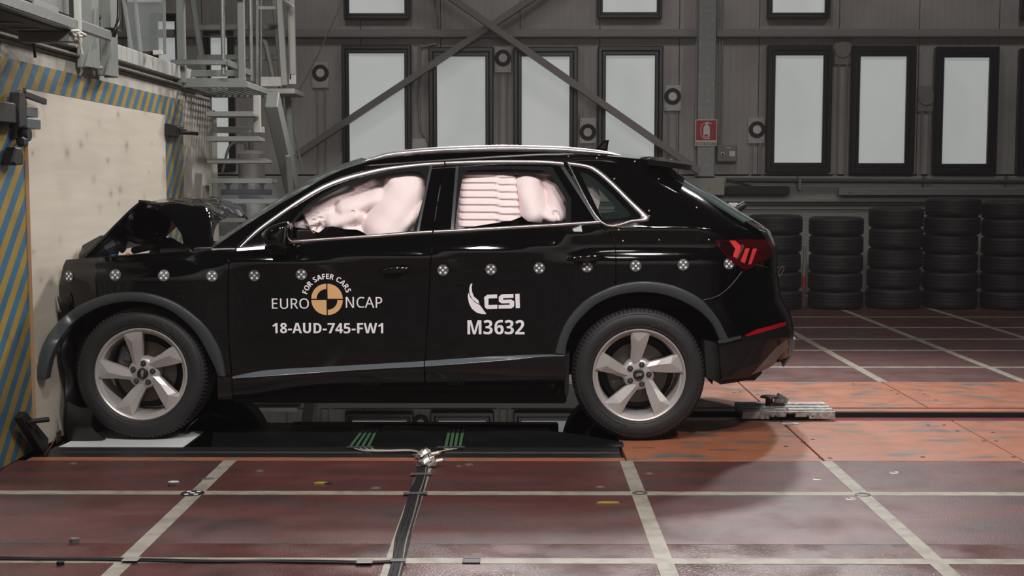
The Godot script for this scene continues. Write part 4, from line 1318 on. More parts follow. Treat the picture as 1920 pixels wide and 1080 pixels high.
func arc_text(s: Shape, text: String, radius: float, middle: float, size: float, xf: Transform3D, bold := true, gap := 0.16, outward := true) -> void:
	var meshes := []
	var total := 0.0
	for ch in text:
		if ch == " ":
			meshes.append(null); total += size * 0.42
		else:
			var m := letters(ch, size, bold, 0.0016)
			meshes.append(m); total += m.get_aabb().size.x + size * gap
	var run := -total / 2
	for m in meshes:
		if m == null:
			run += size * 0.42
			continue
		var w: float = m.get_aabb().size.x + size * gap
		var a := middle - (run + w / 2) / radius * (1.0 if outward else -1.0)
		var bb: AABB = m.get_aabb()
		var turn := Basis(Vector3.BACK, a - PI / 2 + (0.0 if outward else PI))
		s.add(m, xf * Transform3D(turn, Vector3(cos(a), sin(a), 0) * radius) * Transform3D(Basis.IDENTITY, Vector3(-bb.get_center().x, -bb.get_center().y, 0)))
		run += w

func build_car() -> void:
	car = thing("car", "crushed black crash-test car with folded bonnet, test stickers and white airbags showing in its windows", "car", Vector3(-0.43, 0, MID))
	belt = traced([300, 470, 445, 467, 600, 452, 812, 438, 1000, 425, 1190, 415, 1222, 423, 1400, 423], -0.1)
	crease_a = traced([120, 494, 260, 492, 395, 497, 470, 494, 600, 487, 740, 482, 900, 470, 1040, 462, 1200, 455, 1500, 450], 0.0)
	crease_b = traced([800, 480, 1000, 470, 1035, 455, 1060, 443, 1100, 435, 1150, 431, 1280, 428.5, 1500, 428], 0.0)
	tail = traced([1400, 716, 1446, 690, 1474, 652, 1481, 612, 1474, 578, 1456, 545, 1451, 500, 1450, 458, 1436, 428, 1395, 402, 1340, 367, 1286, 335, 1262, 316, 1250, 250], -0.8, true)
	tail.sort_custom(func(a, b): return a.x < b.x)
	var paint := mat("black paint", 5, 5, 6, 0.06)
	paint.metallic_specular = 0.5
	paint.clearcoat_enabled = true
	paint.clearcoat = 0.6
	paint.clearcoat_roughness = 0.02
	var gloss := mat("pillar gloss black", 7, 7, 8, 0.1)
	var rubber := mat("window rubber", 16, 17, 18, 0.7)
	rubber.metallic_specular = 0.25
	var chrome := mat("window chrome", 222, 216, 216, 0.3, 0.9)
	var clad := mat("grey cladding", 58, 62, 64, 0.3)
	var clad2 := mat("gloss cladding", 26, 25, 25, 0.1)
	var black := mat("matt black plastic", 14, 14, 15, 0.75)
	var gap := 0.0022

	# ---- outlines
	var w_front := [548, 449, 546, 436, 552, 416, 575, 391, 604, 371, 644, 350, 685, 337, 734, 325, 771, 321, 788, 323, 798, 333, 796, 362, 786, 400, 776, 433, 700, 440, 620, 446]
	var w_rear := [868, 326, 880, 319, 950, 317, 1016, 319, 1034, 329, 1062, 376, 1061, 416, 960, 423, 853, 430, 858, 385]
	var front_door := [441, 469, 448, 459, 480, 431, 520, 401, 560, 373, 602, 348, 642, 331, 684, 320.5, 720, 313, 760, 308, 800, 304.5, 833, 303, 829, 325, 819, 380, 811, 437, 806, 500, 801, 600, 796.5, 676, 700, 682.5, 600, 688, 500, 694, 436, 705.5, 430, 640, 428, 560, 431, 490]
	var rear_door := [835, 303, 900, 300.5, 960, 300, 1020, 301, 1056, 303.5, 1090, 360, 1122, 418, 1136, 432, 1150, 448, 1154, 475, 1153, 545, 1120, 560, 1090, 584, 1066, 618, 1056, 663, 990, 665, 900, 670, 798, 676.5, 803, 600, 808, 500, 813, 437, 821, 380, 831, 325]
	var frame_poly := [392, 470, 425, 447, 461, 422, 522, 384, 560, 362, 604, 336, 640, 319, 690, 303, 760, 292, 840, 287, 940, 284.5, 1040, 286, 1130, 292, 1200, 298, 1262, 306, 1256, 316, 1270, 332, 1300, 357, 1335, 384, 1362, 407, 1385, 421, 1406, 433, 1424, 447, 1340, 449, 1346, 464, 1365, 484, 1380, 500, 1391, 509, 1371, 533, 1352, 550, 1338, 557, 1316, 562, 1330, 590, 1300, 570, 1250, 546, 1192, 538, 1155, 543, 1155.5, 476, 1152, 447, 1138, 431, 1124, 417, 1092, 359, 1058, 302.5, 1020, 299.5, 960, 298.5, 900, 299, 834, 301.5, 800, 303, 760, 306.5, 720, 311.5, 684, 319, 642, 329.5, 602, 346.5, 560, 371.5, 520, 399.5, 480, 429.5, 446, 459, 438, 470, 410, 472]
	var q_outer := [1062, 304, 1100, 309, 1122, 318, 1150, 341, 1185, 376, 1213, 402, 1217.5, 409, 1212, 415, 1190, 416.5, 1126, 419]
	var q_inner := [1068, 310, 1098, 315, 1117, 324, 1143, 346, 1176, 379, 1199, 402, 1201, 407, 1197, 411, 1184, 412.5, 1128, 415]
	var fender := [124, 487, 165, 484, 250, 481, 320, 474, 392, 469, 410, 472, 438, 471, 429, 490, 426, 560, 428, 640, 433, 704, 414, 704, 404, 672, 380, 624, 345, 588, 300, 566, 250, 557, 205, 560, 168, 573, 140, 590, 124, 604, 113, 584, 106, 550, 112, 530, 118, 500]
	var bumper := [1319, 563.5, 1340, 558.5, 1354, 551, 1373, 534, 1393, 510, 1398, 507, 1440, 508, 1450, 524, 1456, 546, 1470, 578, 1476, 606, 1440, 617, 1395, 628, 1362, 636, 1340, 612]

	# ---- body panels
	var po := func(a: Array, s := 0) -> PackedVector2Array: return flank(a, s)
	var hole_f := flank(w_front)
	var hole_r := flank(w_rear)
	part("body_side", skin(flank(frame_poly), [flank(q_outer)]), paint)
	var fd := part("front_door", skin(flank(front_door), [hole_f], -0.001), paint)
	var rd := part("rear_door", skin(flank(rear_door), [hole_r], -0.001), paint)
	part("front_fender", skin(flank(fender), [], -0.0005), paint)
	part("bumper_side", skin(flank(bumper), [], -0.0005), paint)
	# dark inner skin behind the gaps and arches
	# ---- window trim
	var ct := [447, 465, 481, 431, 521, 401, 561, 373, 603, 348, 643, 331.5, 685, 321, 720, 314, 760, 309, 800, 305.5, 833, 304]
	var cb := [453, 465, 487, 434, 526, 405.5, 566, 378.5, 607, 355, 646, 339.5, 687, 328.5, 721, 321, 761, 315.5, 800, 311.5, 833, 309.5]
	place("window_chrome", moulding(ct, cb), chrome, fd)
	place("window_chrome", moulding([836, 303.5, 900, 301, 960, 300.5, 1020, 301.5, 1055, 304], [836, 309, 900, 307, 960, 306.5, 1020, 307.5, 1058, 310.5]), chrome, rd)
	place("belt_chrome", moulding([547, 451, 620, 446, 700, 440.5, 776, 434.5, 811, 432.5], [547, 456.5, 620, 451, 700, 446, 776, 440, 810.5, 438]), chrome, fd)
	place("belt_chrome", skin(flank([445, 466, 484, 462.5, 497, 461.5, 497, 467, 484, 468, 444, 470.5]), [], 0.008, 0.012, 0.02), chrome, fd)
	place("belt_chrome", moulding([814, 432, 853, 430, 960, 424, 1061, 418, 1123, 414], [813.5, 438, 853, 436, 960, 430, 1061, 424, 1126, 419.5]), chrome, rd)
	place("quarter_chrome", moulding(q_outer + [1062, 304], q_inner + [1068, 310]), chrome, car.get_node("body_side"))
	# rubber frames just inside the chrome
	var rim_f := skin(flank([545, 452, 543, 436, 549, 413, 573, 386, 603, 365, 643, 344, 684, 331, 733, 319, 771, 314, 806, 311, 803, 333, 800, 362, 790, 400, 780, 436, 700, 443.5, 620, 449]), [hole_f], 0.004, 0.03, 0.02)
	place("window_rubber", rim_f, rubber, fd)
	place("window_rubber", skin(flank([857, 317, 862, 312.5, 950, 311, 1035, 312.5, 1071, 373, 1070, 419, 960, 426, 846, 433, 852, 385]), [hole_r], 0.004, 0.03, 0.02), rubber, rd)
	place("guide_strip", skin(flank([1051, 313, 1059, 313, 1123, 414, 1117, 415]), [], 0.005, 0.01, 0.02), mat("guide grey", 70, 72, 73, 0.3, 0.3), rd)
	place("guide_strip", skin(flank([806.5, 310, 811, 310, 786, 434, 781.5, 434.5]), [], 0.005, 0.01, 0.02), mat("guide grey", 0, 0, 0), fd)
	place("guide_strip", skin(flank([855, 311, 860, 311, 851, 431, 845, 431.5]), [], 0.005, 0.01, 0.02), mat("guide grey", 0, 0, 0), rd)
	place("mirror_corner", skin(flank([453, 464, 489, 433, 540, 396, 552, 388, 543, 414, 541, 440, 543, 453, 500, 460]), [], 0.003, 0.01, 0.02), gloss, fd)
	# glass
	var glass := mat("side glass", 60, 66, 66, 0.03)
	glass.transparency = BaseMaterial3D.TRANSPARENCY_ALPHA
	glass.albedo_color = Color(0.2, 0.24, 0.23, 0.35)
	place("quarter_surround", skin(flank(q_inner, 4), [flank([1086, 321, 1102, 325, 1118, 336, 1146, 362, 1180, 397, 1184, 405, 1170, 409, 1130, 412])], 0.001, 0.01, 0.02), gloss, car.get_node("body_side"))
	place("quarter_glass", skin(flank([1085, 320, 1102, 324, 1118, 335, 1146, 361, 1181, 397, 1185, 406, 1170, 410, 1129, 413]), [], -0.004, 0.0, 0.03), glass, car.get_node("body_side"))
	build_cabin()
	build_roof()
	build_tail()
	build_front()
	build_cladding()
	build_wheels()
	build_marks()
	# far flank, from the same outlines
	var far_poly := [124, 490, 392, 470, 425, 447, 461, 422, 522, 384, 560, 362, 604, 336, 640, 319, 690, 303, 760, 292, 840, 287, 940, 284.5, 1040, 286, 1130, 292, 1200, 298, 1262, 306, 1256, 316, 1270, 332, 1300, 357, 1335, 384, 1362, 407, 1406, 433, 1424, 447, 1440, 508, 1456, 546, 1476, 606, 1440, 640, 1356, 650, 1335, 608, 1309, 582, 1272, 562, 1235, 551, 1194, 549, 1150, 556, 1113, 575, 1079, 608, 1064, 638, 1060, 700, 430, 720, 408, 706, 395, 677, 366, 624, 327, 588, 289, 571, 250, 565, 217, 568, 183, 577, 154, 592, 130, 611, 110, 590, 106, 550]
	part("far_body_side", skin(flank(far_poly), [hole_f, hole_r, flank(q_inner)], 0.0, 0.014, 0.06, null, true), paint)

func sheet_px(rows: Array, zs: Array, n := 6) -> Array:      # rows of traced points, each row at its own depth, as a smooth grid
	var grid := []
	for i in rows.size():
		var line := []
		for p in pairs(rows[i]):
			line.append(at_z(p.x, p.y, zs[i]))
		grid.append(smooth_path(line, n))
	var out := []
	for j in grid[0].size():
		var col := []
		for i in grid.size():
			col.append(grid[i][j])
		out.append(smooth_path(col, n))
	return out

func moulding(outer: Array, inner: Array) -> Shape:          # a half-round bright strip between two traced edges
	var a := smooth_path(pairs(outer), 6)
	var b := smooth_path(pairs(inner), 6)
	var rows := []
	for i in a.size():
		var pa := on_car(a[i].x, a[i].y)
		var pb := on_car(b[i].x, b[i].y)
		var n := skin_n((pa.x + pb.x) / 2, (pa.y + pb.y) / 2)
		var row := [pa - n * 0.006]
		for k in 7:
			var t := k / 6.0
			row.append(pa.lerp(pb, t) + n * (0.003 + 0.0075 * sin(PI * t)))
		row.append(pb - n * 0.006)
		rows.append(row)
	return Shape.new().sheet(rows, 0.0, Vector3(0, 0, 1))

func build_cabin() -> void:
	var black := mat("matt black plastic", 0, 0, 0)
	var dark := mat("cabin trim", 30, 30, 31, 0.8)
	var seat := mat("seat cloth", 66, 62, 60, 0.9)
	# floor pan, tunnel and inner shell keep the cabin closed
	part("floor_pan", span(Vector3(-1.55, 0.24, -1.78), Vector3(0.22, 0.42, -0.09), 0.03), black)
	part("boot_floor", span(Vector3(0.2, 0.42, -1.55), Vector3(1.3, 0.72, -0.32), 0.04), black)
	part("rear_underbody", span(Vector3(1.05, 0.3, -1.7), Vector3(1.35, 0.75, -0.2), 0.04), black)
	part("door_trim", span(Vector3(-1.5, 0.42, -0.16), Vector3(0.25, 1.02, -0.11), 0.02), dark)
	part("door_trim", span(Vector3(-1.5, 0.42, -1.74), Vector3(0.25, 1.02, -1.69), 0.02), dark)
	part("side_trim", span(Vector3(0.25, 0.7, -0.25), Vector3(1.05, 1.1, -0.2), 0.02), dark)
	part("side_trim", span(Vector3(0.25, 0.7, -1.65), Vector3(1.05, 1.1, -1.6), 0.02), dark)
	var d := Shape.new()
	d.prism(PackedVector2Array([Vector2(-1.6, 0.6), Vector2(-1.18, 0.6), Vector2(-1.14, 0.9), Vector2(-1.2, 1.0), Vector2(-1.4, 1.04), Vector2(-1.62, 1.02)]), Transform3D(Basis.IDENTITY, Vector3(0, 0, -1.68)), 1.5, 0.02)
	part("dashboard", d, dark)
	var st := part("steering_wheel", ring_shape(0.18, 0.016, Transform3D(Basis(Vector3(0, 0, 1), 0.35), Vector3(-1.0, 0.98, -0.5))), dark)
	# seats
	for q in [[-0.5, -0.5, "front"], [-0.5, -1.32, "front"]]:
		var b := seat_shape(q[0], q[1], 0.5)
		var o := part("front_seat", b[0], seat)
		place("seat_back", b[1], seat, o)
		place("head_rest", b[2], seat, o)
	var s := Shape.new()
	s.box(Vector3(0.35, 0.72, MID), Vector3(0.5, 0.2, 1.3), Basis.IDENTITY, 0.06)
	var rb := part("rear_bench", s, seat)
	place("seat_back", Shape.new().box(Vector3(0.62, 1.0, MID), Vector3(0.16, 0.62, 1.3), Basis(Vector3(0, 0, 1), -0.32), 0.06), seat, rb)
	for z in [-0.55, -1.3]:
		place("head_rest", Shape.new().box(Vector3(0.72, 1.36, z), Vector3(0.1, 0.16, 0.26), Basis(Vector3(0, 0, 1), -0.25), 0.04), seat, rb)
	part("head_lining", Shape.new().sheet(lining(), 0.0, Vector3.DOWN), dark)
	# airbags
	var bag := mat("airbag cloth", 238, 220, 219, 0.85)
	bag.normal_enabled = true
	textured(bag, null, Vector3(9, 9, 9), null, noise_tex("cloth weave", 0.08, 3, [[0, 0, 0, 0], [1, 255, 255, 255]], 256, 2.0), 0.16)
	var f1 := lobes([[756, 352, 722, 428, 46, 0.17], [776, 337, 738, 336, 26, 0.155], [704, 370, 644, 392, 22, 0.14], [664, 403, 624, 416, 21, 0.13], [694, 340, 580, 388, 13, 0.10], [662, 350, 690, 336, 9, 0.115], [570, 403, 614, 389, 8, 0.095], [573, 412, 616, 399, 8, 0.10], [577, 421, 618, 409, 8, 0.095], [546, 424, 566, 418, 10, 0.07], [690, 441, 646, 427, 10, 0.085], [606, 421, 650, 425, 9, 0.08], [793, 388, 742, 440, 15, 0.13], [600, 412, 770, 372, 78, 0.06]], -0.2)
	var p1 := flank([560, 404, 562, 392, 575, 380, 640, 342, 700, 322, 800, 312, 812, 318, 806, 360, 792, 440, 690, 446, 678, 438, 664, 432, 640, 431, 620, 425, 603, 428, 590, 438, 573, 431, 545, 428, 543, 420, 568, 411])
	var ab := part("side_airbag", skin(p1, [], 0.0, 0.05, 0.012, f1), bag, "large inflated white airbag filling the front side window")
	var c := at_z(662, 397, -0.2)
	var rosette := ring_shape(0.011, 0.0025, Transform3D(Basis.IDENTITY, Vector3(c.x, c.y, f1.call(c.x, c.y) + 0.002)))
	place("vent_button", rosette, bag, ab)
	# torn seam of the folded tail
	place("seam", Shape.new().tube(smooth_path([on_bag(566, 397, f1), on_bag(573, 410, f1), on_bag(580, 424, f1), on_bag(588, 437, f1), on_bag(594, 428, f1), on_bag(600, 415, f1)], 4), 0.0035, 6), mat("seam thread", 150, 128, 122, 0.8), ab)
	var f2 := pleats()
	var p2 := flank([858, 330, 868, 322, 960, 322, 972, 340, 976, 380, 976, 408, 960, 414, 920, 420, 846, 432, 850, 390])
	part("curtain_airbag", skin(p2, [], 0.0, 0.04, 0.01, f2), bag, "pleated white curtain airbag in the rear side window")
	var f3 := lobes([[988, 346, 1000, 398, 30, 0.16], [1004, 338, 972, 340, 18, 0.12], [1010, 396, 1034, 408, 16, 0.13], [1042, 352, 1046, 404, 20, 0.11], [1026, 336, 1056, 372, 16, 0.10], [1041, 397, 1047, 410, 10, 0.13], [990, 370, 1050, 380, 60, 0.05]], -0.2)
	var p3 := flank([966, 322, 1030, 322, 1048, 350, 1074, 380, 1072, 418, 1030, 421, 990, 416, 976, 405, 972, 370])
	var ab3 := part("rear_airbag", skin(p3, [], 0.0, 0.05, 0.012, f3), bag, "bulging white airbag behind the pleated curtain")
	var c3 := at_z(1041, 397, -0.2)
	place("vent_button", ring_shape(0.014, 0.003, Transform3D(Basis.IDENTITY, Vector3(c3.x, c3.y, f3.call(c3.x, c3.y) + 0.002))), bag, ab3)
	var f4 := lobes([[880, 322, 1040, 322, 8, 0.03]], -0.1)
	part("headliner_fold", skin(flank([862, 316, 1036, 315, 1050, 332, 1000, 330, 960, 327, 868, 331]), [], 0.0, 0.02, 0.012, f4), mat("mauve fold", 150, 128, 128, 0.9), "mauve folded lining above the curtain airbag")
	var f5 := lobes([[1098, 350, 1124, 400, 22, 0.08]], -0.22)
	part("rear_corner_airbag", skin(flank([1080, 318, 1106, 322, 1124, 345, 1130, 372, 1124, 394, 1130, 406, 1118, 410, 1090, 360]), [], 0.0, 0.05, 0.02, f5), bag, "end of the curtain airbag behind the dark quarter glass")
	part("wire_loop", Shape.new().tube(smooth_path([at_z(1137, 411, -0.4), at_z(1143, 402, -0.4), at_z(1152, 396, -0.4), at_z(1162, 399, -0.4), at_z(1170, 405, -0.4)], 5), 0.004, 6), mat("wire pale", 150, 150, 140, 0.6))
	# belts and sensors low in the windows
	part("yellow_sensor", box(at_z(966, 419, -0.3), Vector3(0.05, 0.04, 0.04), 0.008), mat("sensor yellow", 150, 138, 40, 0.6), "small yellow sensor low in the rear window")
	part("console_trim", Shape.new().prism(traced_poly([556, 452, 556, 432, 600, 433, 622, 426, 650, 430, 658, 452], -0.45), Transform3D(Basis.IDENTITY, Vector3(0, 0, -0.55)), 0.1, 0.01), mat("trim brown", 92, 84, 80, 0.8))

func traced_poly(a: Array, z: float) -> PackedVector2Array:
	var out := PackedVector2Array()
	for p in traced(a, z):
		out.append(p)
	return out

func on_bag(px: float, py: float, f: Callable) -> Vector3:
	var z := -0.2
	var p := Vector3.ZERO
	for k in 12:
		p = at_z(px, py, z)
		z = lerpf(z, f.call(p.x, p.y), 0.6)
	return p + Vector3(0, 0, 0.001)

func lining() -> Array:
	var g := []
	for i in 9:
		var x := lerpf(-0.95, 0.85, i / 8.0)
		var row := []
		for j in 9:
			var s := lerpf(-1.0, 1.0, j / 8.0)
			row.append(Vector3(x, 1.5 + 0.05 * (1 - s * s) - 0.05 * pow((x + 0.0) / 0.9, 2.0), MID + s * 0.56))
		g.append(row)
	return g

func ring_shape(r: float, t: float, xf: Transform3D) -> Shape:
	var pts := []
	for k in 33:
		pts.append(xf * Vector3(cos(TAU * k / 32) * r, sin(TAU * k / 32) * r, 0))
	return Shape.new().tube(pts, t, 8, false)

func seat_shape(x: float, z: float, w: float) -> Array:
	var a := Shape.new().box(Vector3(x - 0.25, 0.68, z), Vector3(0.5, 0.18, w), Basis(Vector3(0, 0, 1), -0.1), 0.06)
	var b := Shape.new().box(Vector3(x + 0.06, 1.02, z), Vector3(0.16, 0.66, w), Basis(Vector3(0, 0, 1), -0.35), 0.06)
	var h := Shape.new().box(Vector3(x + 0.22, 1.42, z), Vector3(0.1, 0.2, 0.28), Basis(Vector3(0, 0, 1), -0.25), 0.04)
	return [a, b, h]

func lobes(list: Array, base: float) -> Callable:            # puffy cushions: [x1, y1, x2, y2, radius] traced, height in metres
	var caps := []
	for q in list:
		var a := at_z(q[0], q[1], -0.2)
		var b := at_z(q[2], q[3], -0.2)
		caps.append([Vector2(a.x, a.y), Vector2(b.x, b.y), q[4] * 7.2 / FOCAL, q[5]])
	return func(x: float, y: float) -> float:
		var p := Vector2(x, y)
		var sum := 0.0
		for c in caps:
			var ab: Vector2 = c[1] - c[0]
			var t := clampf((p - c[0]).dot(ab) / maxf(ab.length_squared(), 1e-9), 0, 1)
			var d: float = p.distance_to(c[0] + ab * t) / c[2]
			var h: float = c[3] * sqrt(maxf(0.0, 1.0 - d * d)) if d < 1 else 0.0
			sum += exp(h * 110.0)
		return base - inward(x, y) + log(sum) / 110.0 + 0.0025 * sin(x * 31.0 + y * 44.0) + 0.0012 * sin(x * 83.0 - y * 61.0)

func pleats() -> Callable:
	var top := at_z(900, 330, -0.2).y
	var low := at_z(900, 425, -0.2).y
	var l := at_z(856, 380, -0.2).x
	var r := at_z(974, 380, -0.2).x
	return func(x: float, y: float) -> float:
		var s := (y - low) / (top - low)
		var u := clampf((x - l) / (r - l), 0, 1)
		var ph := (s + 0.06 * (u - 0.5) + 0.012 * sin(u * 9.0)) * 7.0 * TAU
		var fold := 0.008 * sin(ph) + 0.004 * sin(ph * 2.0 + 0.9)
		return -0.12 - inward(x, y) + fold * smoothstep(0.0, 0.08, u) + 0.07 * sqrt(maxf(0, 1 - pow(2 * u - 1, 4.0))) * 0.8

func build_roof() -> void:
	var paint := mat("black paint", 0, 0, 0)
	var edge := smooth_path(pairs([690, 303, 760, 292, 840, 287, 940, 284.5, 1040, 286, 1130, 292, 1200, 298, 1262, 306]), 4)
	var g := []
	for p in edge:
		var e := on_car(p.x, p.y)
		var row := []
		for j in 17:
			var s := j / 16.0
			var z := lerpf(e.z, 2 * MID - e.z, s)
			row.append(Vector3(e.x - 0.05 * sin(PI * s) * (1.0 if p.x < 760 else 0.0), e.y + 0.035 * sin(PI * s), z))
		g.append(row)
	part("roof", Shape.new().sheet(g, 0.012, Vector3.UP), paint)
	# windscreen, bulging ahead of the pillars
	g = []
	var post := smooth_path(pairs([398, 466, 425, 447, 461, 422, 522, 384, 560, 362, 604, 336, 640, 319, 690, 303]), 3)
	for p in post:
		var e := on_car(p.x, p.y)
		var row := []
		for j in 17:
			var s := j / 16.0
			var k := sin(PI * s)
			row.append(Vector3(e.x - 0.1 * pow(k, 0.8), e.y + 0.03 * k, lerpf(e.z, 2 * MID - e.z, s)))
		g.append(row)
	var ws := mat("windscreen glass", 120, 134, 128, 0.06)
	ws.transparency = BaseMaterial3D.TRANSPARENCY_ALPHA
	ws.albedo_color = Color(0.42, 0.48, 0.46, 0.55)
	part("windscreen", Shape.new().sheet(g, 0.0, Vector3(-1, 1, 0)), ws)
	# roof rails
	var alu := mat("rail aluminium", 222, 218, 218, 0.34, 0.8)
	for far in [false, true]:
		var top := smooth_path(pairs([680, 302, 702, 291, 726, 284, 770, 279.5, 840, 275, 940, 272, 1040, 274, 1105, 279, 1140, 284, 1164, 290.5]), 4)
		var bot := smooth_path(pairs([681, 304, 712, 299, 738, 294, 776, 289.5, 842, 285, 940, 282.5, 1040, 284, 1100, 288, 1136, 290.5, 1163, 292.5]), 4)
		var rows := []
		for i in top.size():
			var a := at_z(top[i].x, top[i].y, -0.31)
			var b := at_z(bot[i].x, bot[i].y, -0.285)
			var h := a.y - b.y
			var row := []
			for k in 13:
				var an := PI * 1.5 - TAU * k / 12.0
				row.append(Vector3(lerpf(a.x, b.x, 0.5), (a.y + b.y) / 2 + sin(an) * h / 2, -0.3 + cos(an) * 0.022 - (0.008 if sin(an) > 0.3 else 0.0)))
				if far:
					row[k].z = 2 * MID - row[k].z
			rows.append(row)
		part("roof_rail", Shape.new().sheet(rows, 0.0, Vector3.DOWN), alu)
	# shark fin
	var f := at_z(1135, 284, MID)
	var fin := Shape.new()
	var o := traced_poly([1114, 281, 1124, 272, 1131, 264, 1142, 262, 1140, 272, 1139, 283], MID)
	fin.prism(o, Transform3D(Basis.IDENTITY, Vector3(0, 0, MID - 0.018)), 0.036, 0.012)
	part("antenna_fin", fin, paint)
	# tail spoiler
	var sp := sheet_px([[1215, 299, 1250, 303, 1283, 308, 1297, 309], [1215, 296, 1250, 299, 1283, 304.5, 1298, 308], [1215, 296, 1250, 299, 1283, 304.5, 1298, 308]], [-0.31, -0.6, -1.25], 4)
	part("tail_spoiler", Shape.new().sheet(sp, 0.03, Vector3.UP), paint)
	# door mirror
	var head := smooth_path(pairs([492, 441, 504, 426, 522, 419, 538, 415, 546, 419, 545, 440, 541, 466, 518, 466, 500, 459]), 4, true)
	var mid := at_z(521, 443, 0.06)
	var rings := []
	for q in [[-0.1, 0.35], [-0.06, 0.7], [-0.01, 0.94], [0.05, 1.0], [0.1, 0.97], [0.135, 0.82], [0.15, 0.5], [0.152, 0.02]]:
		var row := []
		for p in head + [head[0]]:
			var w := at_z(p.x, p.y, 0.06)
			row.append(Vector3(mid.x + (w.x - mid.x) * q[1], mid.y + (w.y - mid.y) * q[1], q[0]))
		rings.append(row)
	var mi := part("door_mirror", Shape.new().sheet(rings, 0.0), paint)
	var gp := traced_poly([529, 427, 543, 421, 542, 440, 538, 455, 531, 449], 0.06)
	place("mirror_glass", Shape.new().prism(gp, Transform3D(Basis.IDENTITY, Vector3(0, 0, 0.05)), 0.092, 0.003), mat("mirror glass", 110, 112, 112, 0.05, 0.9), mi)
	place("mirror_foot", Shape.new().prism(traced_poly([500, 462, 540, 458, 534, 476, 510, 478], 0.0), Transform3D(Basis.IDENTITY, Vector3(0, 0, -0.12)), 0.16, 0.01), mat("matt black plastic", 0, 0, 0), mi)
	# handles
	for q in [[705, 508, 776, 503, 740, 516, "front_door"], [1058, 486, 1137, 481, 1098, 491, "rear_door"]]:
		var a := on_car(q[0] + 4, q[1])
		var b := on_car(q[2] - 4, q[3])
		var d := car.get_node(NodePath(q[6]))
		var cup := []
		for k in 20:
			var an := TAU * k / 20
			cup.append_array([q[4] + cos(an) * 22, q[5] + 1 + sin(an) * 6])
		place("handle_recess", skin(flank(cup), [], 0.001, 0.003, 0.02), mat("matt black plastic", 0, 0, 0), d)
		var rows := []
		for i in 15:
			var t := i / 14.0
			var c := a.lerp(b, t)
			var lift := 0.036 * pow(sin(PI * t), 0.5) - 0.006
			var hh := 0.006 + 0.011 * pow(sin(PI * t), 0.6)
			var row := []
			for k in 11:
				var an := TAU * k / 10.0
				row.append(c + Vector3(0, sin(an) * hh, lift + cos(an) * 0.010))
			rows.append(row)
		place("door_handle", Shape.new().sheet(rows, 0.0), paint, d)

func tail_sheet(y0: float, y1: float, rows: int, w0 := 0.76, w1 := -1.0, out := 0.0) -> Shape:
	var g := []
	for i in rows + 1:
		var y := lerpf(y0, y1, float(i) / rows)
		var xr := line_at(tail, y)
		var row := []
		for j in 41:
			var w := lerpf(w0, w1, j / 40.0)
			var u := pow(1.0 - pow(absf(w), ROUND), 1.0 / ROUND)
			var x := xr - CORNER * (1.0 - u) + out
			row.append(Vector3(x, y, MID + w * (-MID - inward(x, y))))
		g.append(row)
	return Shape.new().sheet(g, 0.012, Vector3.RIGHT)

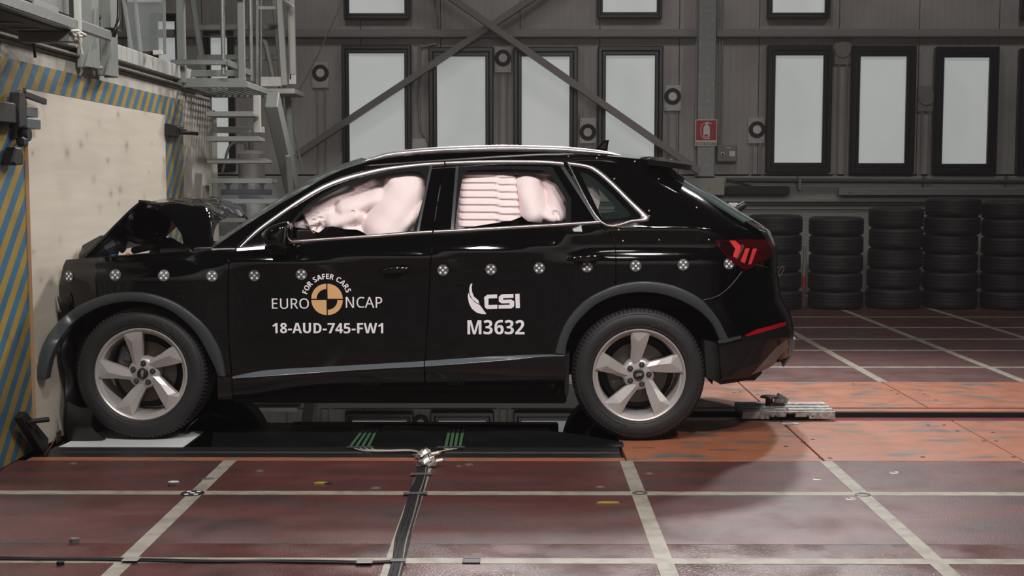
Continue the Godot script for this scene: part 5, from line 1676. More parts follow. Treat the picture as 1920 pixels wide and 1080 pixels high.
func build_tail() -> void:
	var paint := mat("black paint", 0, 0, 0)
	var clad2 := mat("gloss cladding", 0, 0, 0)
	part("rear_bumper", tail_sheet(0.60, 0.885, 10), paint)
	part("tailgate", tail_sheet(0.888, 1.185, 12), paint)
	var rw := mat("rear window glass", 70, 84, 84, 0.05)
	part("rear_window", tail_sheet(1.188, 1.44, 10), rw)
	part("tailgate_top", tail_sheet(1.442, 1.52, 4), paint)
	part("rear_skirt", tail_sheet(0.42, 0.597, 8, 0.9), clad2)
	part("diffuser", tail_sheet(0.34, 0.50, 8, 0.5, -0.5, 0.012), mat("diffuser silver", 128, 126, 126, 0.35, 0.6))
	part("exhaust_trim", Shape.new().box(at_z(1456, 668, -0.5), Vector3(0.05, 0.055, 0.12), Basis(Vector3(0, 0, 1), -0.5), 0.014), mat("matt black plastic", 0, 0, 0))
	# lower bumper corner
	part("bumper_cladding", skin(flank([1347, 641, 1362, 638, 1395, 629, 1440, 618, 1478, 608, 1480, 625, 1474, 652, 1446, 686, 1404, 706, 1353, 712, 1351, 690]), [], 0.012, 0.04, 0.03), clad2)
	part("bumper_ledge", skin(flank([1345, 638, 1362, 635.5, 1388, 629, 1388, 634, 1362, 641, 1346, 643]), [], 0.022, 0.02, 0.02), mat("grey cladding", 0, 0, 0))
	part("silver_corner", skin(flank([1408, 702, 1432, 676, 1453, 652, 1474, 636, 1478, 650, 1463, 664, 1446, 686]), [], 0.018, 0.02, 0.02), mat("diffuser silver", 0, 0, 0))
	part("valance", skin(flank([1351, 712, 1404, 706, 1420, 700, 1405, 712, 1350, 721]), [], 0.002, 0.06, 0.03), mat("matt black plastic", 0, 0, 0))
	part("wheel_spat", skin(flank([1326, 711, 1322, 640, 1346, 645, 1352, 690, 1350, 721, 1338, 714]), [], -0.03, 0.25, 0.03), mat("matt black plastic", 0, 0, 0))
	# tail lamp
	var lens := mat("lamp red", 64, 4, 10, 0.06)
	lens.clearcoat_enabled = true
	lens.clearcoat = 1.0
	lens.clearcoat_roughness = 0.02
	var tl := part("tail_light", skin(flank([1340, 450, 1400, 448.5, 1449, 448, 1450, 470, 1449, 477, 1436, 488, 1420, 492, 1412, 502, 1396, 506, 1382, 498, 1364, 482, 1346, 463]), [], 0.008, 0.02, 0.015), lens)
	var dark := mat("lamp dark", 30, 6, 9, 0.1)
	var lit := mat("lamp bar", 214, 62, 62, 0.25)
	place("dark_field", skin(flank([1350, 452, 1366, 452, 1378, 466, 1372, 480, 1364, 478, 1350, 464]), [], 0.0095, 0.003, 0.015), dark, tl)
	place("dark_field", skin(flank([1404, 462, 1410, 462, 1402, 494, 1394, 496]), [], 0.0095, 0.003, 0.015), dark, tl)
	place("light_bar", skin(flank([1367, 451, 1378, 451, 1389, 461, 1388, 468, 1381, 484, 1374, 481, 1378, 466]), [], 0.010, 0.003, 0.015), lit, tl)
	place("light_bar", skin(flank([1397, 466, 1405, 465, 1396, 494, 1388, 490]), [], 0.010, 0.003, 0.015), lit, tl)
	place("light_bar", skin(flank([1411, 466, 1419, 466, 1408, 495, 1402, 496]), [], 0.010, 0.003, 0.015), lit, tl)
	place("silver_blade", skin(flank([1390, 457, 1394, 459, 1394, 464, 1386, 480, 1381, 488, 1381, 483, 1390, 466]), [], 0.011, 0.003, 0.015), mat("lamp silver", 150, 140, 142, 0.2, 0.8), tl)
	part("fog_lamp", skin(flank([1396, 629, 1420, 617, 1458, 607, 1474, 603, 1473, 609, 1440, 619, 1400, 630]), [], 0.014, 0.02, 0.015), mat("fog lamp red", 150, 18, 32, 0.15))
	# tow eye, loop of wire and cable on the tail
	var eye := part("tow_eye", Shape.new().tube([at_z(1446, 512, -0.6), at_z(1456, 524, -0.6)], 0.02, 12), mat("window chrome", 0, 0, 0))
	place("wire_loop", Shape.new().tube(smooth_path([at_z(1458, 518, -0.6), at_z(1462, 505, -0.6), at_z(1468, 500, -0.6), at_z(1470, 504, -0.6), at_z(1465, 513, -0.6), at_z(1459, 519, -0.6)], 4), 0.003, 6), mat("lamp silver", 0, 0, 0), eye)
	part("tail_cable", Shape.new().tube(smooth_path([at_z(1456, 524, -0.6), at_z(1457, 545, -0.6), at_z(1456, 556, -0.6)], 4), 0.005, 6), mat("lamp silver", 0, 0, 0))
	# seam lines of the bumper and tailgate
	part("bumper_seam", bend_tube([1391, 509.5, 1372, 533.5, 1353, 550.5, 1339, 557.5, 1318, 562.5], 0.0022), mat("seam grey", 70, 72, 74, 0.3))
	part("washer_nozzle", Shape.new().lathe([Vector2(0, 0.05), Vector2(0.018, 0.05), Vector2(0.022, 0.04), Vector2(0.024, 0.0), Vector2(0.0, 0.0)], up_to(at_z(1384, 391, -0.9), Vector3(0.45, 0.3, 0.1)), 16), mat("nozzle black", 26, 26, 27, 0.4))
	part("nozzle_foot", box(at_z(1375, 385, -0.92), Vector3(0.06, 0.03, 0.06), 0.008), mat("nozzle silver", 210, 205, 205, 0.3, 0.4))

func bend_tube(a: Array, r: float) -> Shape:
	var pts := []
	for p in smooth_path(pairs(a), 5):
		var q := on_car(p.x, p.y)
		pts.append(q + Vector3(0, 0, 0.0008))
	return Shape.new().tube(pts, r, 6)

func build_front() -> void:
	var paint := mat("black paint", 0, 0, 0)
	var black := mat("matt black plastic", 0, 0, 0)
	# folded bonnet: front half up to the ridge, rear half down to the windscreen
	var front := sheet_px([[152, 484, 200, 436, 240, 396, 260, 379], [176, 476, 222, 430, 258, 392, 276, 377.5], [232, 464, 272, 424, 300, 388, 318, 375.5], [298, 452, 332, 420, 362, 388, 388, 373.5]], [-0.28, -0.42, -0.95, -1.6], 5)
	part("bonnet_front", Shape.new().sheet(front, 0.012, Vector3(-1, 1, 0)), paint)
	var rear := sheet_px([[260, 379, 292, 388, 318, 406, 340, 434, 366, 468], [266, 378.5, 304, 383, 346, 402, 374, 428, 397, 464], [276, 377.5, 322, 379, 366, 386, 394, 402, 404, 428], [296, 376.3, 340, 376, 384, 381, 412, 392, 426, 404], [340, 374.5, 372, 373, 404, 377, 430, 388, 448, 402], [388, 373.5, 408, 372, 430, 378, 452, 390, 470, 412]], [-0.28, -0.36, -0.48, -0.72, -1.1, -1.6], 5)
	for row in rear:
		for k in row.size():
			var p: Vector3 = row[k]
			row[k] = p + Vector3(0, 0.010 * sin(p.z * 15.0 + p.x * 9.0) + 0.006 * sin(p.x * 34.0 - p.z * 13.0), 0)
	part("bonnet_rear", Shape.new().sheet(rear, 0.012, Vector3(1, 1, 0)), paint)
	part("bonnet_hinge", Shape.new().bar(at_z(340, 398, -0.7), at_z(351, 468, -0.7), 0.02, 0.03), black)
	part("bonnet_strut", Shape.new().tube([at_z(292, 440, -0.9), at_z(346, 464, -0.9)], 0.012, 8), black)
	part("cowl", Shape.new().bar(at_z(392, 474, -0.2), at_z(392, 474, -0.2) + Vector3(0.1, 0, -1.45), 0.18, 0.05), black)
	# crushed front end behind the fender
	var r := RandomNumberGenerator.new()
	r.seed = 4
	var lump := Shape.new()
	for k in 46:
		var p := Vector3(r.randf_range(-2.38, -2.05), r.randf_range(0.4, 0.88), r.randf_range(-1.55, -0.35))
		lump.box(p, Vector3(r.randf_range(0.08, 0.3), r.randf_range(0.06, 0.2), r.randf_range(0.08, 0.3)), Basis.from_euler(Vector3(r.randf(), r.randf(), r.randf())), 0.015)
	lump.box(Vector3(-2.05, 0.6, MID), Vector3(0.7, 0.5, 1.1), Basis.IDENTITY, 0.03)
	part("engine", lump, mat("engine dark", 20, 20, 21, 0.5, 0.3)).set_meta("kind", "stuff")
	part("coolant_cap", Shape.new().lathe([Vector2(0, 0.022), Vector2(0.02, 0.02), Vector2(0.028, 0.008), Vector2(0.028, 0)], Transform3D(Basis(Vector3(0, 0, 1), 0.2), at_z(212, 484, -0.42)), 16), mat("cap blue", 30, 66, 130, 0.4), "small blue filler cap")
	part("orange_plug", box(at_z(240, 479, -0.42), Vector3(0.022, 0.03, 0.02), 0.004), mat("plug orange", 214, 110, 80, 0.5), "small orange plug")
	part("white_clip", box(at_z(227, 482, -0.42), Vector3(0.05, 0.014, 0.02), 0.004), mat("cord white", 0, 0, 0))
	part("fluid_tank", Shape.new().box(at_z(188, 470, -0.5), Vector3(0.22, 0.14, 0.2), Basis(Vector3(0, 0, 1), 0.5), 0.05), mat("tank smoke", 40, 42, 46, 0.35))
	for q in [[165, 478, 200, 447, 232, 470], [230, 440, 262, 452, 296, 446], [250, 470, 286, 462, 318, 458]]:
		part("engine_hose", Shape.new().tube(smooth_path([at_z(q[0], q[1], -0.6), at_z(q[2], q[3], -0.55), at_z(q[4], q[5], -0.62)], 6), 0.02, 8), black)
	part("inner_wing_panel", span(Vector3(-2.42, 0.78, -0.62), Vector3(-1.72, 0.962, -0.36), 0.02), black)
	part("fender_rail", Shape.new().bar(at_z(150, 489, -0.24), at_z(385, 473, -0.2), 0.12, 0.03), paint)
	part("inner_wing", Shape.new().sheet(sheet_px([[300, 452, 320, 445, 338, 456], [300, 474, 330, 472, 372, 470]], [-0.9, -0.3], 3), 0.01, Vector3.UP), black)
	# broken bumper cover against the barrier
	var cov := sheet_px([[107, 552, 116, 590, 113, 640, 118, 690, 124, 745, 122, 800, 130, 832], [132, 575, 136, 600, 134, 640, 136, 690, 150, 745, 152, 800, 160, 830], [160, 590, 156, 610, 150, 640, 158, 690, 182, 752, 190, 800, 196, 826]], [-0.06, -0.1, -0.26], 5)
	for row in cov:
		for k in row.size():
			row[k] += Vector3(0, 0, 0.02 * sin(row[k].y * 23.0) * sin(row[k].x * 41.0))
	part("bumper_cover", Shape.new().sheet(cov, 0.01, Vector3(0, 0, 1)), mat("cover black", 18, 18, 19, 0.35))
	var flap := sheet_px([[126, 752, 150, 764, 176, 764], [124, 790, 150, 800, 172, 800], [128, 832, 160, 834, 198, 824]], [0.03, 0.05, 0.0], 4)
	part("torn_flap", Shape.new().sheet(flap, 0.008, Vector3(0, 0, 1)), mat("cover black", 0, 0, 0))
	part("front_crossbeam", span(Vector3(-2.46, 0.4, -1.7), Vector3(-2.36, 0.86, -0.24), 0.03), black)
	var tear := sheet_px([[106, 551, 114, 566, 124, 584], [110, 600, 124, 606, 138, 596]], [-0.14, -0.1], 4)
	part("torn_edge", Shape.new().sheet(tear, 0.006, Vector3(0, 0, 1)), mat("cover black", 0, 0, 0))

func flare(outer: Array, inner: Array, zo: Array, gloss: Material, called: String) -> void:
	# a wheel-arch moulding: flush outside, proud in the middle, turned in towards the wheel
	var a := smooth_path(pairs(outer), 6)
	var b := smooth_path(pairs(inner), 6)
	var rows := []
	for i in a.size():
		var t := float(i) / (a.size() - 1)
		var add := 0.0
		for k in zo.size() - 1:
			if t >= zo[k].x and t <= zo[k + 1].x:
				add = lerpf(zo[k].y, zo[k + 1].y, smoothstep(0, 1, (t - zo[k].x) / (zo[k + 1].x - zo[k].x)))
		var z0 := on_car(maxf(a[i].x, 128.0), a[i].y).z + add
		var pa := at_z(a[i].x, a[i].y, z0)
		var pb := at_z(b[i].x, b[i].y, z0 + 0.02)
		var row := []
		var prof := [[0.0, -0.012], [0.03, 0.012], [0.12, 0.02], [0.5, 0.023], [0.93, 0.02], [1.0, 0.012], [1.02, -0.05]]
		for q in prof:
			var p := pa.lerp(pb, q[0])
			row.append(Vector3(p.x, p.y, z0 + q[1]))
		rows.append(row)
	part(called, Shape.new().sheet(rows, 0.0, Vector3(0, 0, 1)), gloss)

func build_cladding() -> void:
	var clad := mat("grey cladding", 0, 0, 0)
	var clad2 := mat("gloss cladding", 0, 0, 0)
	var black := mat("matt black plastic", 0, 0, 0)
	flare([66, 712, 72, 679, 85, 638, 100, 615, 116, 597, 143, 576, 171, 562, 207, 550, 250, 547, 290, 552, 337, 571, 385, 610, 414, 658, 424, 705], [85, 712, 94, 672, 110, 638, 120, 624, 131, 611, 155, 592, 184, 577, 217, 568, 250, 565.5, 289, 571, 327, 588, 366, 624, 395, 675, 408, 705], [Vector2(0, 0.31), Vector2(0.56, 0.0), Vector2(1, 0.0)], clad, "front_arch_trim")
	flare([1040, 661, 1050, 627, 1068, 593, 1101, 560, 1150, 536, 1198, 527, 1242, 530, 1279, 541, 1316, 562, 1346, 597, 1366, 636], [1060, 665, 1065, 638, 1080, 608, 1113, 575, 1151, 556, 1194, 548.5, 1235, 551, 1272, 562, 1309, 582, 1335, 608, 1350, 640], [Vector2(0, 0.0), Vector2(1, 0.0)], clad, "rear_arch_trim")
	# sill moulding: a ledge that catches the light, a flat side, a lip
	for q in [[[436, 706, 500, 694.5, 600, 688.5, 700, 683, 795, 677.5], [436, 708.5, 500, 704, 600, 697, 700, 691, 795, 686], [437, 748, 480, 744, 560, 731, 640, 725, 795, 723], "front_sill_trim"], [[797, 677, 900, 670, 960, 667, 1010, 665, 1058, 664.5], [797, 686, 900, 678, 960, 673, 1010, 668, 1058, 666.5], [799, 723, 900, 721, 960, 720, 1010, 719, 1058, 719], "rear_sill_trim"]]:
		var a := smooth_path(pairs(q[0]), 6)
		var b := smooth_path(pairs(q[1]), 6)
		var c := smooth_path(pairs(q[2]), 6)
		var rows := []
		for i in a.size():
			var pa := on_car(a[i].x, a[i].y)
			var pb := at_z(b[i].x, b[i].y, 0.012)
			var pc := at_z(c[i].x, c[i].y, -0.022)
			rows.append([pa + Vector3(0, 0, -0.004), pa + Vector3(0, 0, 0.001), pb.lerp(pa, 0.1) + Vector3(0, 0, 0.0), pb + Vector3(0, -0.004, 0.002), pb.lerp(pc, 0.35) + Vector3(0, 0, 0.004), pb.lerp(pc, 0.7) + Vector3(0, 0, 0.0), pc, pc + Vector3(0, -0.006, -0.05)])
		part(q[3], Shape.new().sheet(rows, 0.0, Vector3(0, 0, 1)), clad2)
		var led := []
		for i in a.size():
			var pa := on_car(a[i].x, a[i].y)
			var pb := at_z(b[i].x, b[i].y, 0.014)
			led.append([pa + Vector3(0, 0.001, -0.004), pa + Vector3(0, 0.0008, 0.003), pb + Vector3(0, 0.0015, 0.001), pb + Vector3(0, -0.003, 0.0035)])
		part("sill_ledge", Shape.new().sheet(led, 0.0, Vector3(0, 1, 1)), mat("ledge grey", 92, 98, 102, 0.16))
	part("sill_end", skin(flank([408, 706, 435, 706, 436, 748, 410, 748]), [], 0.012, 0.03, 0.03), clad2)
	part("sill_beam", span(at_z(437, 752, -0.12) + Vector3(0, -0.012, 0), at_z(1062, 716, -0.12) + Vector3(0, 0.02, -0.1), 0.01), black)
	part("sill_beam_far", span(Vector3(-1.55, 0.22, -1.8), Vector3(0.26, 0.4, -1.7), 0.01), black)
	part("mud_flap", Shape.new().prism(traced_poly([1055, 664, 1068, 664, 1066, 735, 1061, 750, 1058, 735], -0.06), Transform3D(Basis.IDENTITY, Vector3(0, 0, -0.2)), 0.16, 0.005), black)
	# arch liners
	for q in [[-2.02, 0.41], [0.634, 0.42]]:
		for far in [false, true]:
			var lin := Shape.new()
			var z0 := (-0.06 if not far else 2 * MID + 0.06 + 0.3)
			lin.lathe([Vector2(q[1], 0.0), Vector2(q[1], -0.3), Vector2(0.05, -0.3)], Transform3D(Basis(Vector3(1, 0, 0), Vector3(0, 0, 1), Vector3(0, -1, 0)), Vector3(q[0], 0.37, z0)), 40, 0.7, PI * 0.95, TAU + PI * 0.05)
			part("arch_liner", lin, black)

func build_wheels() -> void:
	var rub := mat("tyre rubber", 38, 38, 39, 0.6)
	var words := mat("raised rubber", 58, 58, 59, 0.5)
	var alloy := mat("wheel alloy", 200, 195, 192, 0.36, 0.45)
	var bolt := mat("wheel bolt", 120, 124, 126, 0.3, 0.8)
	var disc := mat("brake disc", 112, 106, 100, 0.4, 0.7)
	var dark := mat("hub dark", 16, 16, 17, 0.6)
	# tyre: axis along z, outer face towards +z
	var axis := Transform3D(Basis(Vector3(1, 0, 0), Vector3(0, 0, 1), Vector3(0, -1, 0)), Vector3.ZERO)
	var ty := Shape.new()
	var R := 0.362
	ty.lathe([Vector2(0.246, -0.10), Vector2(0.25, -0.105), Vector2(0.29, -0.122), Vector2(0.325, -0.118), Vector2(0.345, -0.106), Vector2(R - 0.002, -0.088), Vector2(R, -0.05), Vector2(R - 0.008, -0.045), Vector2(R - 0.008, -0.035), Vector2(R, -0.03), Vector2(R, -0.006), Vector2(R - 0.008, -0.004), Vector2(R - 0.008, 0.006), Vector2(R, 0.008), Vector2(R, 0.034), Vector2(R - 0.008, 0.037), Vector2(R - 0.008, 0.047), Vector2(R, 0.05), Vector2(R - 0.002, 0.072)], axis, 96, 0.6)
	# outer shoulder with cross sipes: every third step is cut in
	for k in 288:
		var a0 := TAU * k / 288
		var a1 := TAU * (k + 1) / 288
		var d := 0.006 if k % 3 == 0 else 0.0
		var line := [Vector2(R - 0.002 - d, 0.072), Vector2(R - 0.005 - d, 0.088), Vector2(R - 0.013 - d * 0.6, 0.1), Vector2(R - 0.02, 0.108)]
		for i in 3:
			var p: Vector2 = line[i]
			var q: Vector2 = line[i + 1]
			var n := Vector2(q.y - p.y, -(q.x - p.x)).normalized()
			ty.quad(axis * Vector3(cos(a0) * p.x, p.y, sin(a0) * p.x), axis * Vector3(cos(a1) * p.x, p.y, sin(a1) * p.x), axis * Vector3(cos(a1) * q.x, q.y, sin(a1) * q.x), axis * Vector3(cos(a0) * q.x, q.y, sin(a0) * q.x), axis.basis * Vector3(cos(a0) * n.x, n.y, sin(a0) * n.x))
	ty.lathe([Vector2(R - 0.02, 0.108), Vector2(0.335, 0.113), Vector2(0.331, 0.1125), Vector2(0.325, 0.1175), Vector2(0.31, 0.121), Vector2(0.292, 0.122), Vector2(0.272, 0.117), Vector2(0.268, 0.1145), Vector2(0.264, 0.115), Vector2(0.254, 0.108), Vector2(0.249, 0.1)], axis, 96, 0.85)
	var tyre_mesh := ty.mesh()
	var wd := Shape.new()
	var face := Transform3D(Basis.IDENTITY, Vector3(0, 0, 0.1224))
	arc_text(wd, "MICHELIN", 0.301, deg_to_rad(56), 0.024, face)
	arc_text(wd, "MICHELIN", 0.301, deg_to_rad(234), 0.024, face)
	arc_text(wd, "PRIMACY 4", 0.301, deg_to_rad(10), 0.013, face, false, 0.5)
	arc_text(wd, "235/55 R 18", 0.301, deg_to_rad(196), 0.013, face, false, 0.5)
	for mid in [57.0, 235.0]:
		for rr in [0.2805, 0.3215]:
			var pts := []
			for k in 15:
				var an := deg_to_rad(mid - 21.0 + 42.0 * k / 14)
				pts.append(Vector3(cos(an) * rr, sin(an) * rr, 0.1215 if rr < 0.3 else 0.1185))
			wd.tube(pts, 0.0012, 5)
	var word_mesh := wd.mesh()
	# rim: lip, barrel, back
	var rim := Shape.new()
	rim.lathe([Vector2(0.246, 0.094), Vector2(0.2525, 0.106), Vector2(0.2515, 0.1095), Vector2(0.247, 0.11), Vector2(0.239, 0.105), Vector2(0.236, 0.098), Vector2(0.2325, 0.09), Vector2(0.224, 0.088), Vector2(0.221, 0.08), Vector2(0.217, 0.03), Vector2(0.212, -0.09), Vector2(0.235, -0.1)], axis, 80, 0.8)
	var rim_mesh := rim.mesh()
	var spoke := spoke_shape().mesh()
	var hub := Shape.new()
	hub.lathe([Vector2(0.0, 0.072), Vector2(0.062, 0.072), Vector2(0.078, 0.066), Vector2(0.088, 0.052), Vector2(0.09, 0.0), Vector2(0.0, 0.0)], axis, 40, 0.8)
	var hub_mesh := hub.mesh()
	var bl := Shape.new()
	for k in 5:
		pass
	var bolt_shape := Shape.new().lathe([Vector2(0, 0.012), Vector2(0.0065, 0.012), Vector2(0.0085, 0.010), Vector2(0.0085, 0.0)], axis, 12).lathe([Vector2(0.0125, 0.004), Vector2(0.0155, 0.003), Vector2(0.0165, -0.004)], axis, 16)
	var bolt_mesh := bolt_shape.mesh()
	var cup_mesh := Shape.new().lathe([Vector2(0.0, 0.001), Vector2(0.0125, 0.001), Vector2(0.0135, 0.0)], axis, 16).mesh()
	var cap := Shape.new().lathe([Vector2(0, 0.013), Vector2(0.022, 0.012), Vector2(0.029, 0.008), Vector2(0.031, 0)], axis, 28)
	var emb := Shape.new()
	for k in 4:
		emb.append_ring(Vector3((k - 1.5) * 0.0085, 0, 0.0135), 0.0058, 0.0011)
	var bd := Shape.new().lathe([Vector2(0.0, 0.03), Vector2(0.08, 0.03), Vector2(0.083, 0.004), Vector2(0.165, 0.004), Vector2(0.167, 0.0), Vector2(0.167, -0.02)], axis, 48, 0.8)
	var cal := Shape.new()
	cal.box(Vector3(-0.135, 0.03, 0.012), Vector3(0.07, 0.12, 0.06), Basis(Vector3(0, 0, 1), 0.25), 0.014)
	cal.box(Vector3(-0.118, 0.035, 0.046), Vector3(0.04, 0.05, 0.02), Basis(Vector3(0, 0, 1), 0.25), 0.006)
	var fw := at_z(263, 718, 0.0)
	var rw := at_z(1199, 709, 0.0)
	var spots := [[fw.x, 0.365, false, 21.0, "near front wheel, its emblem turned upright"], [rw.x, 0.362, false, 8.5, "near rear wheel"], [fw.x, 0.362, true, 0.0, "far front wheel"], [rw.x, 0.362, true, 0.0, "far rear wheel"]]
	for q in spots:
		var w := Node3D.new()
		w.name = numbered("wheel", car)
		car.add_child(w)
		w.position = Vector3(q[0], q[1], -0.125 if not q[2] else 2 * MID + 0.125) - car.position
		if q[2]:
			w.rotation.y = PI
		w.set_meta("label", q[4])
		var spin := Basis(Vector3.BACK, deg_to_rad(q[3]))
		place("tyre", tyre_mesh, rub, w)
		var lt := place("lettering", word_mesh, words, w)
		if q[0] == fw.x:
			lt.rotation.z = deg_to_rad(-6)
		place("rim", rim_mesh, alloy, w)
		place("hub", hub_mesh, alloy, w).basis = spin
		for k in 5:
			place("spoke", spoke, alloy, w).basis = Basis(Vector3.BACK, deg_to_rad(q[3] + 72.0 * k))
			var an := deg_to_rad(q[3] + 72.0 * k + 64.0)
			var at := Vector3(cos(an) * 0.056, sin(an) * 0.056, 0.0735)
			place("bolt_cup", cup_mesh, dark, w).position = at
			place("wheel_bolt", bolt_mesh, bolt, w).position = at
		place("hub_cap", cap, mat("cap grey", 50, 50, 52, 0.3, 0.4), w).position = Vector3(0, 0, 0.073)
		var e := place("ring_emblem", emb, alloy, w)
		e.position = Vector3(0, 0, 0.073)
		e.rotation.z = deg_to_rad(84.0 if q[0] == fw.x else 14.0)
		place("brake_disc", bd, disc, w).position = Vector3(0, 0, -0.01)
		var c := place("caliper", cal, mat("caliper grey", 96, 98, 98, 0.4, 0.5), w)
		c.position = Vector3(0, 0, 0.005)
		c.rotation.z = deg_to_rad(-30.0 if q[0] == fw.x else 12.0)
		place("axle_back", Shape.new().lathe([Vector2(0, -0.06), Vector2(0.2, -0.06), Vector2(0.21, -0.08), Vector2(0, -0.09)], axis, 32), dark, w)

func spoke_shape() -> Shape:
	# one turbine spoke: polar corners (degrees, share of the rim radius) and height above the wheel's middle
	var r0 := 0.2475
	var v := {}
	var list := {"ol": [91.5, 0.985, 0.1], "or": [67.0, 0.985, 0.1], "rm": [67.5, 0.72, 0.091], "ri": [70.0, 0.42, 0.074], "hr": [80.0, 0.25, 0.07], "hl": [133.0, 0.25, 0.066], "li": [110.0, 0.37, 0.064], "lm": [97.5, 0.6, 0.077], "lu": [94.0, 0.85, 0.094], "ra": [84.0, 0.74, 0.101], "rb": [93.0, 0.44, 0.084], "hc": [106.0, 0.24, 0.073]}
	for k in list:
		var a := deg_to_rad(list[k][0])
		v[k] = Vector3(cos(a) * list[k][1] * r0, sin(a) * list[k][1] * r0, list[k][2])
	var s := Shape.new()
	var up := Vector3.BACK
	s.tri(v["ol"], v["ra"], v["or"], up)
	s.tri(v["ol"], v["lu"], v["ra"], up)
	s.quad(v["lu"], v["lm"], v["rb"], v["ra"], up)
	s.quad(v["lm"], v["li"], v["hc"], v["rb"], up)
	s.tri(v["li"], v["hl"], v["hc"], up)
	s.tri(v["ra"], v["rm"], v["or"], up)
	s.quad(v["ra"], v["rb"], v["ri"], v["rm"], up)
	s.quad(v["rb"], v["hc"], v["hr"], v["ri"], up)
	var loop := ["ol", "lu", "lm", "li", "hl", "hc", "hr", "ri", "rm", "or"]
	var mid := Vector3(0, 0.15, 0.05)
	for i in loop.size():
		var p: Vector3 = v[loop[i]]
		var q: Vector3 = v[loop[(i + 1) % loop.size()]]
		var d := Vector3(0, 0, 0.042)
		# a small chamfer, then the side wall
		var inn := ((p + q) / 2 - mid)
		inn.z = 0
		s.quad(p, q, q - d, p - d, inn)
	return s

func build_marks() -> void:
	var grey := mat("target grey", 92, 94, 95, 0.5)
	var white := mat("decal white", 245, 240, 244, 0.5)
	var sand := mat("emblem sand", 226, 178, 124, 0.5)
	var spots := pairs([129, 518, 216, 515.5, 307, 516.5, 397.5, 517.5, 477, 516.5, 565, 514.5, 830.5, 506.5, 920.5, 505, 1011, 502.5, 1100.5, 500, 1192, 498.5, 1281, 496.5, 1367, 494.5])
	for p in spots:
		var c := on_car(p.x, p.y)
		var disc := PackedVector2Array()
		for k in 28:
			disc.append(Vector2(c.x + cos(TAU * k / 28) * 0.0305, c.y + sin(TAU * k / 28) * 0.0305))
		var lift := 0.0012 if p.x != 1100.5 else 0.002
		var o := part("target_sticker", skin(disc, [], lift, 0.001, 0.02), grey)
		var dots := Shape.new()
		for d in [Vector2(0, 0), Vector2(0.0135, 0.0135), Vector2(-0.0135, 0.0135), Vector2(0.0135, -0.0135), Vector2(-0.0135, -0.0135)]:
			var poly := PackedVector2Array()
			for k in 12:
				poly.append(Vector2(c.x + d.x + cos(TAU * k / 12) * 0.0062, c.y + d.y + sin(TAU * k / 12) * 0.0062))
			dots.prism(poly, Transform3D.IDENTITY, 0.0006, 0.0, false)
		place("white_dots", bend(dots, lift + 0.0006), white, o).set_meta("kind", "stuff")
	# lettering on the doors
	part("door_lettering", bend(fit_text("EURO", Vector2(510, 579), Vector2(579, 559.5), false), 0.0015), white)
	part("door_lettering", bend(fit_text("NCAP", Vector2(648.5, 577), Vector2(716.5, 556.8), false), 0.0015), white)
	part("door_lettering", bend(fit_text("18-AUD-745-FW1", Vector2(511, 625), Vector2(718.5, 605.5), true), 0.0015), white)
	part("door_lettering", bend(fit_text("M3632", Vector2(876.5, 627), Vector2(983.5, 600), true), 0.0015), white)
	var c := on_car(613.3, 561.3)
	var rr := 29.3 * (7.0 - c.z) / FOCAL
	var arc := Shape.new()
	arc_text(arc, "FOR SAFER CARS", rr * 1.49, deg_to_rad(92), 0.0285, Transform3D(Basis.IDENTITY, Vector3(c.x, c.y, 0)), true, 0.16)
	part("door_lettering", bend(arc, 0.0015), white)
	var em := Shape.new()
	var gp := 0.0035
	for q in [[0.0, 0.0], [PI / 2, 0.63], [PI, 0.0], [PI * 1.5, 0.63]]:
		var poly := PackedVector2Array()
		var o := Vector2(cos(q[0] + PI / 4), sin(q[0] + PI / 4)) * gp * 1.3 + Vector2(c.x, c.y)
		for k in 15:
			var a: float = q[0] + PI / 2 * k / 14
			poly.append(o + Vector2(cos(a), sin(a)) * rr * 0.97)
		if q[1] > 0:
			for k in 15:
				var a: float = q[0] + PI / 2 - PI / 2 * k / 14
				poly.append(o + Vector2(cos(a), sin(a)) * rr * q[1])
		else:
			poly.append(o)
		em.prism(poly, Transform3D.IDENTITY, 0.0006, 0.0, false)
	part("round_emblem", bend(em, 0.0015), sand, "sand-coloured quartered disc emblem")
	# the angular three-letter logo with its two blades
	var logo := Shape.new()
	for a in [[500, 355, 622, 350, 622, 398, 512, 402, 512, 486, 625, 482, 625, 532, 490, 535, 465, 510, 457, 385], [680, 350, 828, 345, 828, 393, 700, 398, 695, 418, 800, 415, 838, 440, 838, 500, 805, 528, 640, 530, 640, 486, 780, 482, 780, 462, 680, 465, 643, 440, 643, 380], [850, 345, 905, 342, 910, 524, 858, 526], [290, 215, 308, 215, 298, 260, 305, 320, 330, 380, 385, 425, 398, 468, 360, 455, 310, 410, 275, 350, 268, 300, 275, 250], [258, 330, 285, 390, 340, 450, 405, 487, 450, 550, 488, 600, 430, 600, 360, 580, 300, 530, 265, 460, 250, 380]]:
		var poly := PackedVector2Array()
		for p in pairs(a):
			var q := on_car(840 + p.x / 6.75, 500 + p.y / 6.75)
			poly.append(Vector2(q.x, q.y))
		logo.prism(poly, Transform3D.IDENTITY, 0.0006, 0.0, false)
	part("door_logo", bend(logo, 0.0015), white, "white three-letter logo with two curved blades")
	# brass studs over the rear quarter
	for p in pairs([1066, 293, 1119, 296.5, 1190, 303, 1152, 335, 1235, 335.5, 1217, 395, 1217.5, 405, 1306, 389.5, 1160, 431.5, 1168, 452, 1236, 450, 1329, 449.5]):
		var q := on_car(p.x, p.y)
		part("brass_stud", Shape.new().lathe([Vector2(0, 0.006), Vector2(0.003, 0.0055), Vector2(0.0052, 0.003), Vector2(0.006, 0)], up_to(q, skin_n(q.x, q.y)), 10), mat("stud brass", 210, 176, 120, 0.25, 0.8))

